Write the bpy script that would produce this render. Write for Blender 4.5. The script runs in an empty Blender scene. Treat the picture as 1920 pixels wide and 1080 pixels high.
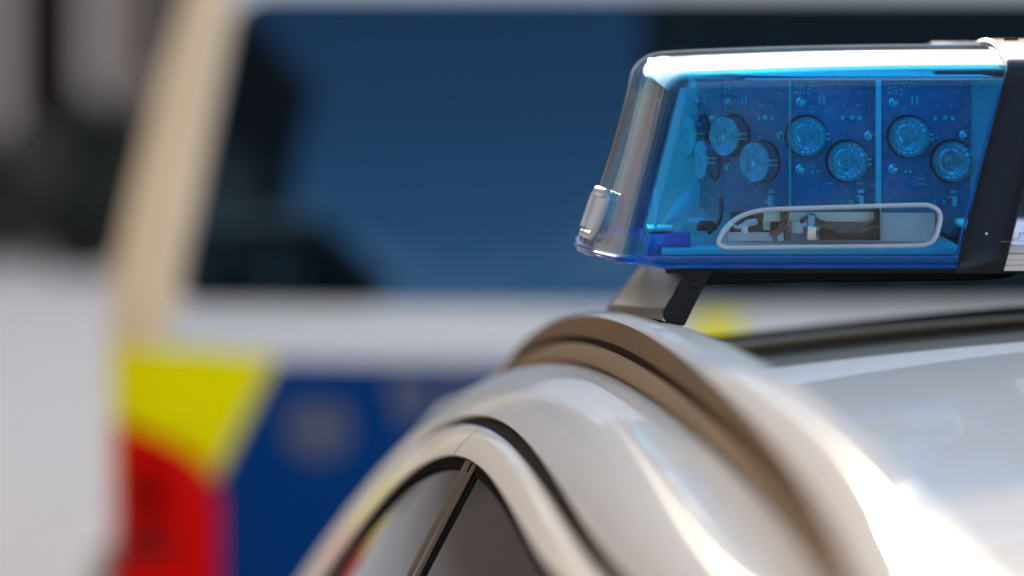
import bpy, bmesh, math, random
import numpy as np
from mathutils import Vector, Matrix

random.seed(7)
sc = bpy.context.scene
col = sc.collection
R = math.radians

# ------------------------------------------------------------------ camera, world, sun, exposure
EYE = 1.68                                   # camera height above the pavement
FPX = 7200.0                                 # 135 mm on a 36 mm sensor, in pixels of a 1920 wide picture
cam = bpy.data.cameras.new('camera')
camo = bpy.data.objects.new('camera', cam)
col.objects.link(camo)
sc.camera = camo
camo.location = (0, 0, EYE)
camo.rotation_euler = (R(90), 0, 0)
cam.lens = 135
cam.sensor_width = 36
cam.shift_y = -540 / 1920
cam.clip_start = 0.05
cam.clip_end = 2000
cam.dof.use_dof = True
cam.dof.focus_distance = 2.47
cam.dof.aperture_fstop = 2.7
cam.dof.aperture_blades = 9

SUN_EL, SUN_AZ = 13.4, -6.0                  # low sun almost straight ahead of the camera
world = bpy.data.worlds.new('World')
sc.world = world
world.use_nodes = True
nt = world.node_tree
nt.nodes.clear()
wo = nt.nodes.new('ShaderNodeOutputWorld')
bg = nt.nodes.new('ShaderNodeBackground')
sky = nt.nodes.new('ShaderNodeTexSky')
sky.sky_type = 'NISHITA'
sky.sun_disc = False
sky.sun_elevation = R(SUN_EL)
sky.sun_rotation = R(SUN_AZ)
sky.air_density = 1.0
sky.dust_density = 1.2
sky.ozone_density = 1.2
bg.inputs['Strength'].default_value = 0.15
# broken white cloud over the whole sky, closing up towards the horizon
tcw = nt.nodes.new('ShaderNodeTexCoord')
sep = nt.nodes.new('ShaderNodeSeparateXYZ')
nt.links.new(tcw.outputs['Generated'], sep.inputs[0])


def wmath(op, a, b, clamp=False):
    n = nt.nodes.new('ShaderNodeMath')
    n.operation = op
    n.use_clamp = clamp
    for i, v in enumerate((a, b)):
        if isinstance(v, (int, float)):
            n.inputs[i].default_value = v
        else:
            nt.links.new(v, n.inputs[i])
    return n.outputs[0]


zup = wmath('MAXIMUM', sep.outputs[2], 0.0)
den = wmath('ADD', zup, 0.14)
com = nt.nodes.new('ShaderNodeCombineXYZ')
nt.links.new(wmath('DIVIDE', sep.outputs[0], den), com.inputs[0])
nt.links.new(wmath('DIVIDE', sep.outputs[1], den), com.inputs[1])
cn = nt.nodes.new('ShaderNodeTexNoise')
cn.inputs['Scale'].default_value = 1.9
cn.inputs['Detail'].default_value = 7
cn.inputs['Roughness'].default_value = 0.55
nt.links.new(com.outputs[0], cn.inputs['Vector'])
low = nt.nodes.new('ShaderNodeMapRange')
low.interpolation_type = 'SMOOTHSTEP'
low.inputs['From Min'].default_value = 0.0
low.inputs['From Max'].default_value = 0.42
low.inputs['To Min'].default_value = 0.42
low.inputs['To Max'].default_value = 0.0
nt.links.new(zup, low.inputs['Value'])
cov = nt.nodes.new('ShaderNodeMapRange')
cov.interpolation_type = 'SMOOTHSTEP'
cov.inputs['From Min'].default_value = 0.49
cov.inputs['From Max'].default_value = 0.74
nt.links.new(wmath('ADD', cn.outputs['Fac'], low.outputs[0]), cov.inputs['Value'])
cmx = nt.nodes.new('ShaderNodeMix')
cmx.data_type = 'RGBA'
cmx.inputs[7].default_value = (4.6, 4.8, 5.2, 1)
nt.links.new(cov.outputs[0], cmx.inputs[0])
nt.links.new(sky.outputs[0], cmx.inputs[6])
nt.links.new(cmx.outputs[2], bg.inputs[0])
nt.links.new(bg.outputs[0], wo.inputs[0])

sl = bpy.data.lights.new('sun', 'SUN')
sl.energy = 2.0
sl.angle = R(0.53)
sl.color = (1.0, 0.86, 0.68)
slo = bpy.data.objects.new('sun', sl)
col.objects.link(slo)
sd = Vector((math.sin(R(SUN_AZ)) * math.cos(R(SUN_EL)), math.cos(R(SUN_AZ)) * math.cos(R(SUN_EL)), math.sin(R(SUN_EL))))
slo.rotation_euler = (-sd).to_track_quat('-Z', 'Y').to_euler()
slo.location = sd * 30

sc.view_settings.view_transform = 'Standard'
sc.view_settings.look = 'None'
sc.view_settings.gamma = 1
sc.view_settings.exposure = 1.86
sc.view_settings.use_curve_mapping = False
sc.render.engine = 'CYCLES'
sc.cycles.use_denoising = True
sc.cycles.max_bounces = 14
sc.cycles.transparent_max_bounces = 40
sc.cycles.transmission_bounces = 12
sc.cycles.glossy_bounces = 6
sc.cycles.sample_clamp_indirect = 6.0
sc.cycles.caustics_refractive = False
sc.cycles.caustics_reflective = False


# ------------------------------------------------------------------ materials
def mat(name):
    m = bpy.data.materials.new(name)
    m.use_nodes = True
    return m, m.node_tree, m.node_tree.nodes['Principled BSDF']


def principled(name, color, rough=0.5, metal=0.0, coat=0.0, var=0.0, vscale=30.0, rvar=0.0, bump=0.0, bscale=200.0,
               ior=1.5, trans=0.0, coat_rough=0.03, spec=None):
    m, t, p = mat(name)
    p.inputs['Base Color'].default_value = (*color, 1)
    p.inputs['Roughness'].default_value = rough
    p.inputs['Metallic'].default_value = metal
    p.inputs['Coat Weight'].default_value = coat
    p.inputs['Coat Roughness'].default_value = coat_rough
    p.inputs['IOR'].default_value = ior
    p.inputs['Transmission Weight'].default_value = trans
    if spec is not None:
        p.inputs['Specular IOR Level'].default_value = spec
    tc = t.nodes.new('ShaderNodeTexCoord')
    if var or rvar:
        n = t.nodes.new('ShaderNodeTexNoise')
        n.inputs['Scale'].default_value = vscale
        n.inputs['Detail'].default_value = 6
        t.links.new(tc.outputs['Object'], n.inputs['Vector'])
        if var:
            mx = t.nodes.new('ShaderNodeMix')
            mx.data_type = 'RGBA'
            mx.inputs[6].default_value = (*[c * (1 - var) for c in color], 1)
            mx.inputs[7].default_value = (*[min(1, c * (1 + var)) for c in color], 1)
            t.links.new(n.outputs['Fac'], mx.inputs[0])
            t.links.new(mx.outputs[2], p.inputs['Base Color'])
        if rvar:
            mr = t.nodes.new('ShaderNodeMapRange')
            mr.inputs['To Min'].default_value = max(0.0, rough - rvar)
            mr.inputs['To Max'].default_value = rough + rvar
            t.links.new(n.outputs['Fac'], mr.inputs['Value'])
            t.links.new(mr.outputs[0], p.inputs['Roughness'])
    if bump:
        n2 = t.nodes.new('ShaderNodeTexNoise')
        n2.inputs['Scale'].default_value = bscale
        n2.inputs['Detail'].default_value = 4
        t.links.new(tc.outputs['Object'], n2.inputs['Vector'])
        b = t.nodes.new('ShaderNodeBump')
        b.inputs['Strength'].default_value = bump
        b.inputs['Distance'].default_value = 0.002
        t.links.new(n2.outputs['Fac'], b.inputs['Height'])
        t.links.new(b.outputs[0], p.inputs['Normal'])
    return m


def thin_plastic(name, tint, f0=0.03, rough=0.015, dust=0.0, dust_col=(0.8, 0.82, 0.85)):
    """Moulded clear wall: coloured straight-through light plus a Schlick reflection on each face."""
    m = bpy.data.materials.new(name)
    m.use_nodes = True
    t = m.node_tree
    t.nodes.clear()
    out = t.nodes.new('ShaderNodeOutputMaterial')
    tr = t.nodes.new('ShaderNodeBsdfTransparent')
    tr.inputs[0].default_value = (*tint, 1)
    gl = t.nodes.new('ShaderNodeBsdfGlossy')
    gl.inputs['Roughness'].default_value = rough
    lw = t.nodes.new('ShaderNodeLayerWeight')
    lw.inputs['Blend'].default_value = 0.5
    pw = t.nodes.new('ShaderNodeMath'); pw.operation = 'POWER'; pw.inputs[1].default_value = 5.0
    ml = t.nodes.new('ShaderNodeMath'); ml.operation = 'MULTIPLY_ADD'
    ml.inputs[1].default_value = 1 - f0; ml.inputs[2].default_value = f0
    t.links.new(lw.outputs['Facing'], pw.inputs[0])
    t.links.new(pw.outputs[0], ml.inputs[0])
    mx = t.nodes.new('ShaderNodeMixShader')
    t.links.new(ml.outputs[0], mx.inputs[0])
    last = tr
    if dust:
        df = t.nodes.new('ShaderNodeBsdfDiffuse')
        df.inputs[0].default_value = (*dust_col, 1)
        tc = t.nodes.new('ShaderNodeTexCoord')
        n = t.nodes.new('ShaderNodeTexNoise'); n.inputs['Scale'].default_value = 260; n.inputs['Detail'].default_value = 8
        n2 = t.nodes.new('ShaderNodeTexNoise'); n2.inputs['Scale'].default_value = 22; n2.inputs['Detail'].default_value = 3
        t.links.new(tc.outputs['Object'], n.inputs[0]); t.links.new(tc.outputs['Object'], n2.inputs[0])
        mm = t.nodes.new('ShaderNodeMath'); mm.operation = 'MULTIPLY'
        t.links.new(n.outputs['Fac'], mm.inputs[0]); t.links.new(n2.outputs['Fac'], mm.inputs[1])
        mr = t.nodes.new('ShaderNodeMapRange')
        mr.inputs['From Min'].default_value = 0.22; mr.inputs['From Max'].default_value = 0.5
        mr.inputs['To Min'].default_value = 0.0; mr.inputs['To Max'].default_value = dust
        t.links.new(mm.outputs[0], mr.inputs[0])
        m2 = t.nodes.new('ShaderNodeMixShader')
        t.links.new(mr.outputs[0], m2.inputs[0])
        t.links.new(tr.outputs[0], m2.inputs[1]); t.links.new(df.outputs[0], m2.inputs[2])
        last = m2
    t.links.new(last.outputs[0], mx.inputs[1])
    t.links.new(gl.outputs[0], mx.inputs[2])
    t.links.new(mx.outputs[0], out.inputs[0])
    return m


M = {}
M['blue_dome'] = thin_plastic('blue_moulded_lens', (0.20, 0.79, 1.0), dust=0.035)
M['blue_solid'] = principled('blue_solid_plastic', (0.0, 0.19, 0.72), rough=0.04, trans=0.7, ior=1.45, spec=0.25)
M['clear'] = thin_plastic('clear_lens', (0.93, 0.95, 0.97), dust=0.04)
M['smoke'] = thin_plastic('smoked_clear_lens', (0.75, 0.8, 0.9), dust=0.03)
M['rim'] = principled('frosted_rim_plastic', (0.5, 0.62, 0.72), rough=0.14, coat=0.7, trans=0.35)
M['bossplast'] = principled('milky_boss_plastic', (0.7, 0.7, 0.72), rough=0.2, coat=0.6, trans=0.2)
M['optic'] = thin_plastic('led_optic', (0.86, 0.9, 0.9), f0=0.10, rough=0.05)
M['flute'] = principled('moulded_lens_flute', (0.8, 0.86, 0.86), rough=0.15)
M['bowl'] = principled('bright_reflector_bowl', (0.92, 0.94, 0.95), rough=0.14, metal=0.85, rvar=0.06, vscale=300)
M['pcb'] = principled('circuit_board_lacquer', (0.02, 0.22, 0.38), rough=0.42, var=0.25, vscale=90, bump=0.05, bscale=900)
M['trace'] = principled('circuit_board_trace', (0.10, 0.30, 0.45), rough=0.4)
M['pad'] = principled('tinned_pad', (0.66, 0.72, 0.62), rough=0.3, metal=0.35)
M['silk'] = principled('silkscreen_print', (0.55, 0.6, 0.55), rough=0.7)
M['steel'] = principled('zinc_screw', (0.72, 0.72, 0.68), rough=0.24, metal=1.0, rvar=0.08, vscale=500)
M['whiteplast'] = principled('white_plastic', (0.80, 0.80, 0.78), rough=0.38, var=0.04, vscale=40)
M['greyplast'] = principled('pale_grey_plastic', (0.55, 0.57, 0.58), rough=0.4, var=0.05, vscale=60)
M['midgrey'] = principled('mid_grey_plastic', (0.22, 0.23, 0.24), rough=0.45, var=0.1, vscale=60)
M['cream'] = principled('cream_board_edge', (0.62, 0.6, 0.46), rough=0.5, var=0.06, vscale=80)
M['cable'] = principled('black_cable', (0.015, 0.015, 0.018), rough=0.25, coat=0.4)
M['redcable'] = principled('red_cable', (0.25, 0.03, 0.02), rough=0.3)
M['black'] = principled('black_plastic', (0.005, 0.005, 0.006), spec=0.25, rough=0.42, rvar=0.08, vscale=120, bump=0.04, bscale=1500)
M['strap'] = principled('black_anodised_strap', (0.008, 0.008, 0.013), rough=0.28, rvar=0.05, vscale=160, bump=0.03, bscale=2500, spec=0.22)
M['alu'] = principled('brushed_aluminium', (0.72, 0.71, 0.69), rough=0.28, metal=1.0, rvar=0.08, vscale=90)
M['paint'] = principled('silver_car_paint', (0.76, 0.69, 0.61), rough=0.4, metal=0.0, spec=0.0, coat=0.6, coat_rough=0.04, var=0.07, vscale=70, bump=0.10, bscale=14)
M['railreflect'] = principled('rail_side_reflection_brown', (0.21, 0.135, 0.08), rough=0.5, metal=0.0, spec=0.0, coat=0.0, coat_rough=0.18)  # brown of the reflected surroundings put into the rail side's colour
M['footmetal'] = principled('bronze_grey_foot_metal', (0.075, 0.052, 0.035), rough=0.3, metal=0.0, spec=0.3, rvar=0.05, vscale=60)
M['gapseal'] = principled('brown_black_gap_rubber', (0.045, 0.03, 0.02), rough=0.8, spec=0.0)
M['roofshade'] = principled('dark_olive_roof_shade', (0.26, 0.24, 0.2), rough=0.8, spec=0.0)  # shade and reflection under the light bar, as a colour
M['groove'] = principled('dark_brown_groove_strip', (0.04, 0.025, 0.016), rough=0.8, spec=0.0)
M['lip'] = principled('moulding_reflection_tan', (0.33, 0.225, 0.14), rough=0.5, spec=0.0, coat=0.0, coat_rough=0.08)  # reflected tan put into the moulding's colour, lighter than the rail side
M['frame'] = principled('door_frame_reflection_tint', (0.92, 0.76, 0.58), rough=0.3, metal=0.0, spec=0.0, coat=0.5, coat_rough=0.05)  # tan reflection tint put into the silver base colour
M['rubber'] = principled('black_rubber_seal', (0.018, 0.016, 0.014), spec=0.0, rough=0.8, bump=0.1, bscale=300)
M['pillar'] = principled('gloss_black_pillar', (0.07, 0.042, 0.024), rough=0.35, spec=0.12)
M['carglass'] = principled('car_window_glass', (0.02, 0.019, 0.018), rough=0.01, ior=1.52)
M['vanwhite'] = principled('white_van_paint', (0.78, 0.78, 0.77), rough=0.35, coat=1.0, coat_rough=0.03)
M['vanglass'] = principled('dark_privacy_glass', (0.002, 0.003, 0.005), rough=0.02, ior=1.75)
M['vanglass'].node_tree.nodes['Principled BSDF'].inputs['Specular Tint'].default_value = (0.30, 0.64, 1.0, 1)
M['pillar_reflect'] = principled('cream_pillar_reflection', (0.95, 0.70, 0.42), rough=0.35, coat=0.6)  # warm reflection on the white pillar, put into the colour
M['yellow'] = principled('yellow_reflective_film', (1.0, 0.87, 0.0), rough=0.5, spec=0.04)
M['bluefilm'] = principled('blue_reflective_film', (0.0, 0.042, 0.185), rough=0.4, spec=0.05)
M['greymark'] = principled('pale_grey_mark', (0.10, 0.11, 0.17), rough=0.5, spec=0.15)
M['red'] = principled('red_lamp_lens', (0.75, 0.002, 0.001), rough=0.3, spec=0.05, var=0.35, vscale=9)
M['reddark'] = principled('deep_red_lamp_lens', (0.15, 0.002, 0.002), rough=0.2, spec=0.2)
M['redmid'] = principled('darker_red_lens_patch', (0.36, 0.002, 0.001), rough=0.3, spec=0.05)
M['tyre'] = principled('tyre_rubber', (0.02, 0.02, 0.02), rough=0.8, bump=0.2, bscale=80)
M['wallbeige'] = principled('grey_beige_render', (0.20, 0.145, 0.11), rough=0.9, var=0.18, vscale=1.2, bump=0.2, bscale=20)
M['walltan'] = principled('unseen_building_tan', (0.70, 0.52, 0.33), rough=0.9, var=0.12, vscale=0.8, bump=0.2, bscale=20)
M['wallbrown'] = principled('unseen_building_brown', (0.13, 0.075, 0.04), rough=0.9, var=0.2, vscale=0.8)
M['walldark'] = principled('unseen_building_dark_brown', (0.03, 0.027, 0.024), rough=0.85, var=0.2, vscale=0.7)
M['door'] = principled('dark_brown_door', (0.014, 0.007, 0.004), rough=0.6, spec=0.1, var=0.2, vscale=4)
M['stone'] = principled('pale_stone_trim', (0.42, 0.35, 0.31), rough=0.85, var=0.1, vscale=5)
M['winglass'] = principled('building_window_glass', (0.02, 0.022, 0.025), rough=0.05)
M['leaf'] = principled('dark_green_leaf', (0.018, 0.022, 0.010), rough=0.55, var=0.5, vscale=3)
M['leafdry'] = principled('brown_green_leaf', (0.06, 0.046, 0.028), rough=0.6, var=0.5, vscale=3)
M['bark'] = principled('brown_bark', (0.05, 0.035, 0.025), rough=0.9, bump=0.3, bscale=40)


def paving_material():
    m, t, p = mat('pale_paving')
    tc = t.nodes.new('ShaderNodeTexCoord')
    br = t.nodes.new('ShaderNodeTexBrick')
    br.inputs['Scale'].default_value = 1.0
    br.inputs['Color1'].default_value = (0.80, 0.63, 0.50, 1)
    br.inputs['Color2'].default_value = (0.75, 0.60, 0.48, 1)
    br.inputs['Mortar'].default_value = (0.5, 0.43, 0.39, 1)
    br.inputs['Mortar Size'].default_value = 0.01
    br.inputs['Brick Width'].default_value = 0.6
    br.inputs['Row Height'].default_value = 0.4
    n = t.nodes.new('ShaderNodeTexNoise'); n.inputs['Scale'].default_value = 0.35; n.inputs['Detail'].default_value = 8
    mx = t.nodes.new('ShaderNodeMix'); mx.data_type = 'RGBA'; mx.blend_type = 'MULTIPLY'
    mx.inputs[0].default_value = 0.5
    t.links.new(tc.outputs['Object'], br.inputs[0]); t.links.new(tc.outputs['Object'], n.inputs[0])
    cr = t.nodes.new('ShaderNodeValToRGB')
    cr.color_ramp.elements[0].color = (0.75, 0.73, 0.72, 1); cr.color_ramp.elements[1].color = (1, 1, 1, 1)
    t.links.new(n.outputs['Fac'], cr.inputs[0])
    t.links.new(br.outputs['Color'], mx.inputs[6]); t.links.new(cr.outputs[0], mx.inputs[7])
    t.links.new(mx.outputs[2], p.inputs['Base Color'])
    p.inputs['Roughness'].default_value = 0.85
    return m


M['paving'] = paving_material()


# ------------------------------------------------------------------ helpers
def W(x, y, Y):
    """Point at depth Y in front of the camera that a 1920x1080 picture shows at (x, y)."""
    return Vector(((x - 960) / FPX * Y, Y, EYE - y / FPX * Y))


def link(o, parent=None):
    col.objects.link(o)
    if parent is not None:
        o.parent = parent
        o.matrix_parent_inverse = parent.matrix_world.inverted()
    return o


def thing(name, loc, label, cat, group=None):
    o = bpy.data.objects.new(name, None)
    o.empty_display_size = 0.1
    o.location = loc
    col.objects.link(o)
    o.matrix_world = Matrix.Translation(loc)
    o['label'] = label
    o['category'] = cat
    if group:
        o['group'] = group
    return o


def tag(o, label, cat, group=None):
    o['label'] = label
    o['category'] = cat
    if group:
        o['group'] = group
    return o


def mesh_obj(name, verts, faces, m, parent=None, smooth=True, angle=None):
    me = bpy.data.meshes.new(name)
    me.from_pydata([tuple(v) for v in verts], [], faces)
    me.validate()
    bm = bmesh.new(); bm.from_mesh(me)
    bmesh.ops.remove_doubles(bm, verts=bm.verts, dist=1e-6)
    bmesh.ops.recalc_face_normals(bm, faces=bm.faces)
    bm.to_mesh(me); bm.free()
    if smooth:
        for p in me.polygons:
            p.use_smooth = True
        if angle is not None:
            me.set_sharp_from_angle(angle=R(angle))
    o = bpy.data.objects.new(name, me)
    me.materials.append(M[m])
    return link(o, parent)


def bm_obj(name, bm, m, parent=None, angle=35):
    bmesh.ops.recalc_face_normals(bm, faces=bm.faces)
    me = bpy.data.meshes.new(name)
    bm.to_mesh(me); bm.free()
    for p in me.polygons:
        p.use_smooth = True
    me.set_sharp_from_angle(angle=R(angle))
    o = bpy.data.objects.new(name, me)
    me.materials.append(M[m])
    return link(o, parent)


def grid_faces(nu, nv, wrap_u=False):
    f = []
    for i in range(nu - (0 if wrap_u else 1)):
        for j in range(nv - 1):
            a = i * nv + j
            b = ((i + 1) % nu) * nv + j
            f.append((a, b, b + 1, a + 1))
    return f


def grid(name, rows, m, parent=None, angle=40):
    v = [p for r in rows for p in r]
    return mesh_obj(name, v, grid_faces(len(rows), len(rows[0])), m, parent, angle=angle)


def hexa(name, p, m, parent=None, bevel=0.0):
    """Box from eight corners: bottom ring then top ring."""
    bm = bmesh.new()
    vs = [bm.verts.new(q) for q in p]
    for f in ((0, 1, 2, 3), (7, 6, 5, 4), (0, 4, 5, 1), (1, 5, 6, 2), (2, 6, 7, 3), (3, 7, 4, 0)):
        bm.faces.new([vs[i] for i in f])
    if bevel:
        bmesh.ops.bevel(bm, geom=bm.edges[:], offset=bevel, segments=2, affect='EDGES', profile=0.6)
    return bm_obj(name, bm, m, parent)


def box(name, x0, x1, y0, y1, z0, z1, m, parent=None, bevel=0.0):
    return hexa(name, [(x0, y0, z0), (x1, y0, z0), (x1, y1, z0), (x0, y1, z0),
                       (x0, y0, z1), (x1, y0, z1), (x1, y1, z1), (x0, y1, z1)], m, parent, bevel)


def prism(name, pts, offset, m, parent=None, bevel=0.0):
    """Closed outline extruded by a vector."""
    bm = bmesh.new()
    a = [bm.verts.new(p) for p in pts]
    b = [bm.verts.new(Vector(p) + Vector(offset)) for p in pts]
    bm.faces.new(a); bm.faces.new(b[::-1])
    n = len(pts)
    for i in range(n):
        bm.faces.new((a[i], b[i], b[(i + 1) % n], a[(i + 1) % n]))
    if bevel:
        bmesh.ops.bevel(bm, geom=bm.edges[:], offset=bevel, segments=2, affect='EDGES')
    return bm_obj(name, bm, m, parent)


def tube(name, pts, r, m, parent=None, closed=False, seg=8, squash=None):
    pts = [Vector(p) for p in pts]
    n = len(pts)
    rings = []
    up = Vector((0, 0, 1))
    for i, p in enumerate(pts):
        a = pts[(i - 1) % n] if (closed or i > 0) else pts[i]
        b = pts[(i + 1) % n] if (closed or i < n - 1) else pts[i]
        t = (b - a).normalized()
        ref = Vector((0, 1, 0)) if abs(t.y) < 0.9 else up
        s = t.cross(ref).normalized()
        q = s.cross(t).normalized()
        rr = r[i] if isinstance(r, (list, tuple)) else r
        k = squash or 1.0
        rings.append([p + s * math.cos(2 * math.pi * j / seg) * rr + q * math.sin(2 * math.pi * j / seg) * rr * k for j in range(seg)])
    v = [p for ring in rings for p in ring]
    f = []
    for i in range(n if closed else n - 1):
        for j in range(seg):
            a = i * seg + j; b = i * seg + (j + 1) % seg
            c = ((i + 1) % n) * seg + (j + 1) % seg; d = ((i + 1) % n) * seg + j
            f.append((a, b, c, d))
    if not closed:
        f.append(tuple(range(seg))[::-1]); f.append(tuple((n - 1) * seg + j for j in range(seg)))
    return mesh_obj(name, v, f, m, parent, angle=60)


def lathe(name, prof, M4, m, parent=None, seg=24, cap=True, angle=40):
    """prof: list of (radius, height); axis = local z of M4."""
    v, f = [], []
    for r, h in prof:
        for j in range(seg):
            a = 2 * math.pi * j / seg
            v.append(M4 @ Vector((r * math.cos(a), r * math.sin(a), h)))
    k = len(prof)
    for i in range(k - 1):
        for j in range(seg):
            f.append((i * seg + j, i * seg + (j + 1) % seg, (i + 1) * seg + (j + 1) % seg, (i + 1) * seg + j))
    if cap:
        f.append(tuple((k - 1) * seg + j for j in range(seg)))
    return mesh_obj(name, v, f, m, parent, angle=angle)


def smooth_curve(pts, n=6, closed=False):
    pts = [Vector(p) for p in pts]
    out = []
    N = len(pts)
    for i in range(N if closed else N - 1):
        if closed:
            p0, p1, p2, p3 = pts[(i - 1) % N], pts[i], pts[(i + 1) % N], pts[(i + 2) % N]
        else:
            p0, p1, p2, p3 = pts[max(i - 1, 0)], pts[i], pts[i + 1], pts[min(i + 2, N - 1)]
        for k in range(n):
            t = k / n
            out.append(0.5 * ((2 * p1) + (p2 - p0) * t + (2 * p0 - 5 * p1 + 4 * p2 - p3) * t * t + (3 * p1 - p0 - 3 * p2 + p3) * t ** 3))
    if not closed:
        out.append(pts[-1])
    return out


# ------------------------------------------------------------------ ground
g = mesh_obj('pavement', [(-300, -300, 0), (300, -300, 0), (300, 500, 0), (-300, 500, 0)], [(0, 1, 2, 3)], 'paving', smooth=False)
g['kind'] = 'structure'


# ------------------------------------------------------------------ house on the left, and unseen buildings added for light and reflections
def facade(name, label, loc, rotz, w, h, depth, wall, cols, rows, win_w, win_h, sill0, floor_h, doors=(), roof=True):
    """A block whose front (local -y) carries window parts: pane, frame and sill."""
    t = thing(name, loc, label, 'building')
    Rm = Matrix.Translation(loc) @ Matrix.Rotation(rotz, 4, 'Z')

    def P(q):
        return Rm @ Vector(q)

    def bx(n, x0, x1, y0, y1, z0, z1, m, par):
        return hexa(n, [P((x0, y0, z0)), P((x1, y0, z0)), P((x1, y1, z0)), P((x0, y1, z0)),
                        P((x0, y0, z1)), P((x1, y0, z1)), P((x1, y1, z1)), P((x0, y1, z1))], m, par)
    bx('wall', -w / 2, w / 2, 0, depth, 0, h, wall, t)
    bx('plinth', -w / 2 - 0.02, w / 2 + 0.02, -0.05, 0.3, 0, 0.5, 'stone', t)
    if roof:
        bx('cornice', -w / 2 - 0.2, w / 2 + 0.2, -0.3, depth + 0.2, h, h + 0.35, 'stone', t)
    for r in range(rows):
        for c in range(cols):
            x = -w / 2 + (c + 0.5) * w / cols
            if r == 0 and any(abs(x - d) < 1.2 for d in doors):
                continue
            z = sill0 + r * floor_h
            f = bx('window', x - win_w / 2, x + win_w / 2, -0.03, 0.05, z, z + win_h, 'winglass', t)
            bx('window_sill', x - win_w / 2 - 0.1, x + win_w / 2 + 0.1, -0.14, 0.02, z - 0.1, z - 0.002, 'stone', f)
            bx('window_frame', x - 0.04, x + 0.04, -0.06, -0.033, z + 0.01, z + win_h - 0.01, 'stone', f)
    for d in doors:
        dr = bx('door', d - 0.3, d + 0.3, -0.04, 0.05, 0.02, 2.7, 'door', t)
        bx('door_surround', d - 0.5, d - 0.302, -0.10, 0.05, 0.5, 2.95, 'stone', dr)
        bx('door_surround', d + 0.302, d + 0.5, -0.10, 0.05, 0.5, 2.95, 'stone', dr)
    return t


facade('town_house', 'grey beige building with dark brown door in the blurred left background', Vector((-6.2, 34, 0)), 0.0,
       24, 8.7, 8, 'wallbeige', 10, 2, 1.1, 1.5, 1.0, 3.0, doors=(2.1,))  # height and hidden stretch behind the van added to shade the car roof
facade('unseen_tan_house', 'unseen tan building on the left, added for its reflections', Vector((-9.0, 8, 0)), R(90),
       36, 8, 9, 'walltan', 11, 2, 1.2, 1.8, 1.1, 3.5)  # out of frame, added for warm reflections on car and van
facade('unseen_brown_house', 'brown building added behind the camera to reflect in the left of the van window', Vector((-20.6, -11, 0)), R(180),
       18, 22, 9, 'wallbrown', 6, 6, 1.2, 1.8, 1.1, 3.5)  # out of frame, added to darken the left of the van window
facade('unseen_tan_streak_block', 'narrow tan block added behind the camera as a streak in the van window', Vector((-10.6, -10.5, 0)), R(180),
       1.5, 13, 3, 'walltan', 0, 0, 1.2, 1.8, 1.1, 3.5)  # out of frame, added for a tan streak in the van window
facade('unseen_dark_patch_block', 'dark block added behind the camera as a dark patch in the van window', Vector((-8.5, -11, 0)), R(180),
       2.6, 9.8, 6, 'walldark', 2, 3, 1.2, 1.4, 1.1, 3.0)  # out of frame, added for a dark patch low in the van window
facade('unseen_dark_building', 'tall dark clad building added behind the camera to reflect in the van window', Vector((7.1, -17, 0)), R(180),
       14, 28, 9, 'walldark', 5, 6, 1.5, 2.2, 1.2, 3.9)  # out of frame, added to darken reflections in van window and dome


# ------------------------------------------------------------------ shrubs in the left background
def shrub(loc, h, r, label, m, n=1300):
    t = thing('shrub', loc, label, 'shrub', 'shrubs in front of the house')
    rnd = random.Random(int(loc[0] * 100) + 5)
    v, f = [], []
    for i in range(n):
        th = rnd.uniform(0, 2 * math.pi); ph = math.acos(rnd.uniform(-0.95, 1)); rr = r * (0.55 + 0.5 * rnd.random()) * (0.85 + 0.25 * math.sin(3 * th) * math.sin(4 * ph))
        c = Vector((rr * math.sin(ph) * math.cos(th), rr * math.sin(ph) * math.sin(th), h * 0.5 + h * 0.5 * math.cos(ph) * rr / r))
        a = Vector((rnd.gauss(0, 1), rnd.gauss(0, 1), rnd.gauss(0, 1))).normalized()
        b = a.cross(Vector((rnd.gauss(0, 1), rnd.gauss(0, 1), rnd.gauss(0, 1)))).normalized()
        s = 0.05 + 0.05 * rnd.random()
        k = len(v)
        v += [Vector(loc) + c - a * s, Vector(loc) + c + b * s * 0.5, Vector(loc) + c + a * s, Vector(loc) + c - b * s * 0.5]
        f.append((k, k + 1, k + 2, k + 3))
    me = bpy.data.meshes.new('crown'); me.from_pydata([tuple(q) for q in v], [], f)
    me.materials.append(M[m])
    link(bpy.data.objects.new('crown', me), t)
    for i in range(4):
        a = i * 1.6
        tube('stem', [Vector(loc), Vector(loc) + Vector((0.15 * math.cos(a), 0.15 * math.sin(a), h * 0.6))], [0.03, 0.012], 'bark', t, seg=6)
    return t


shrub(Vector((-2.62, 23.6, 0)), 0.62, 0.36, 'low black green shrub nearest the van in the left background', 'leaf')
shrub(Vector((-2.72, 25.6, 0)), 1.05, 0.46, 'taller olive shrub right behind the low black green one', 'leaf')
shrub(Vector((-3.28, 24.6, 0)), 0.85, 0.46, 'brown shrub in front of the dark brown door', 'leafdry')
shrub(Vector((-3.75, 25.2, 0)), 0.80, 0.48, 'brown shrub at the left edge of the picture', 'leafdry')

# ------------------------------------------------------------------ police van
VX0, VX1, VC = -0.672, 1.296, 0.312
VTOP = 0.38          # roof above the eye


def van_left(z):     # z relative to the eye; tumblehome above the belt
    if z > -0.50:
        return VX0 + 0.25 * (z + 0.50) ** 1.15 if z < 0.05 else VX0 + 0.25 * 0.55 ** 1.15 + 0.35 * (z - 0.05)
    return VX0


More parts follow.
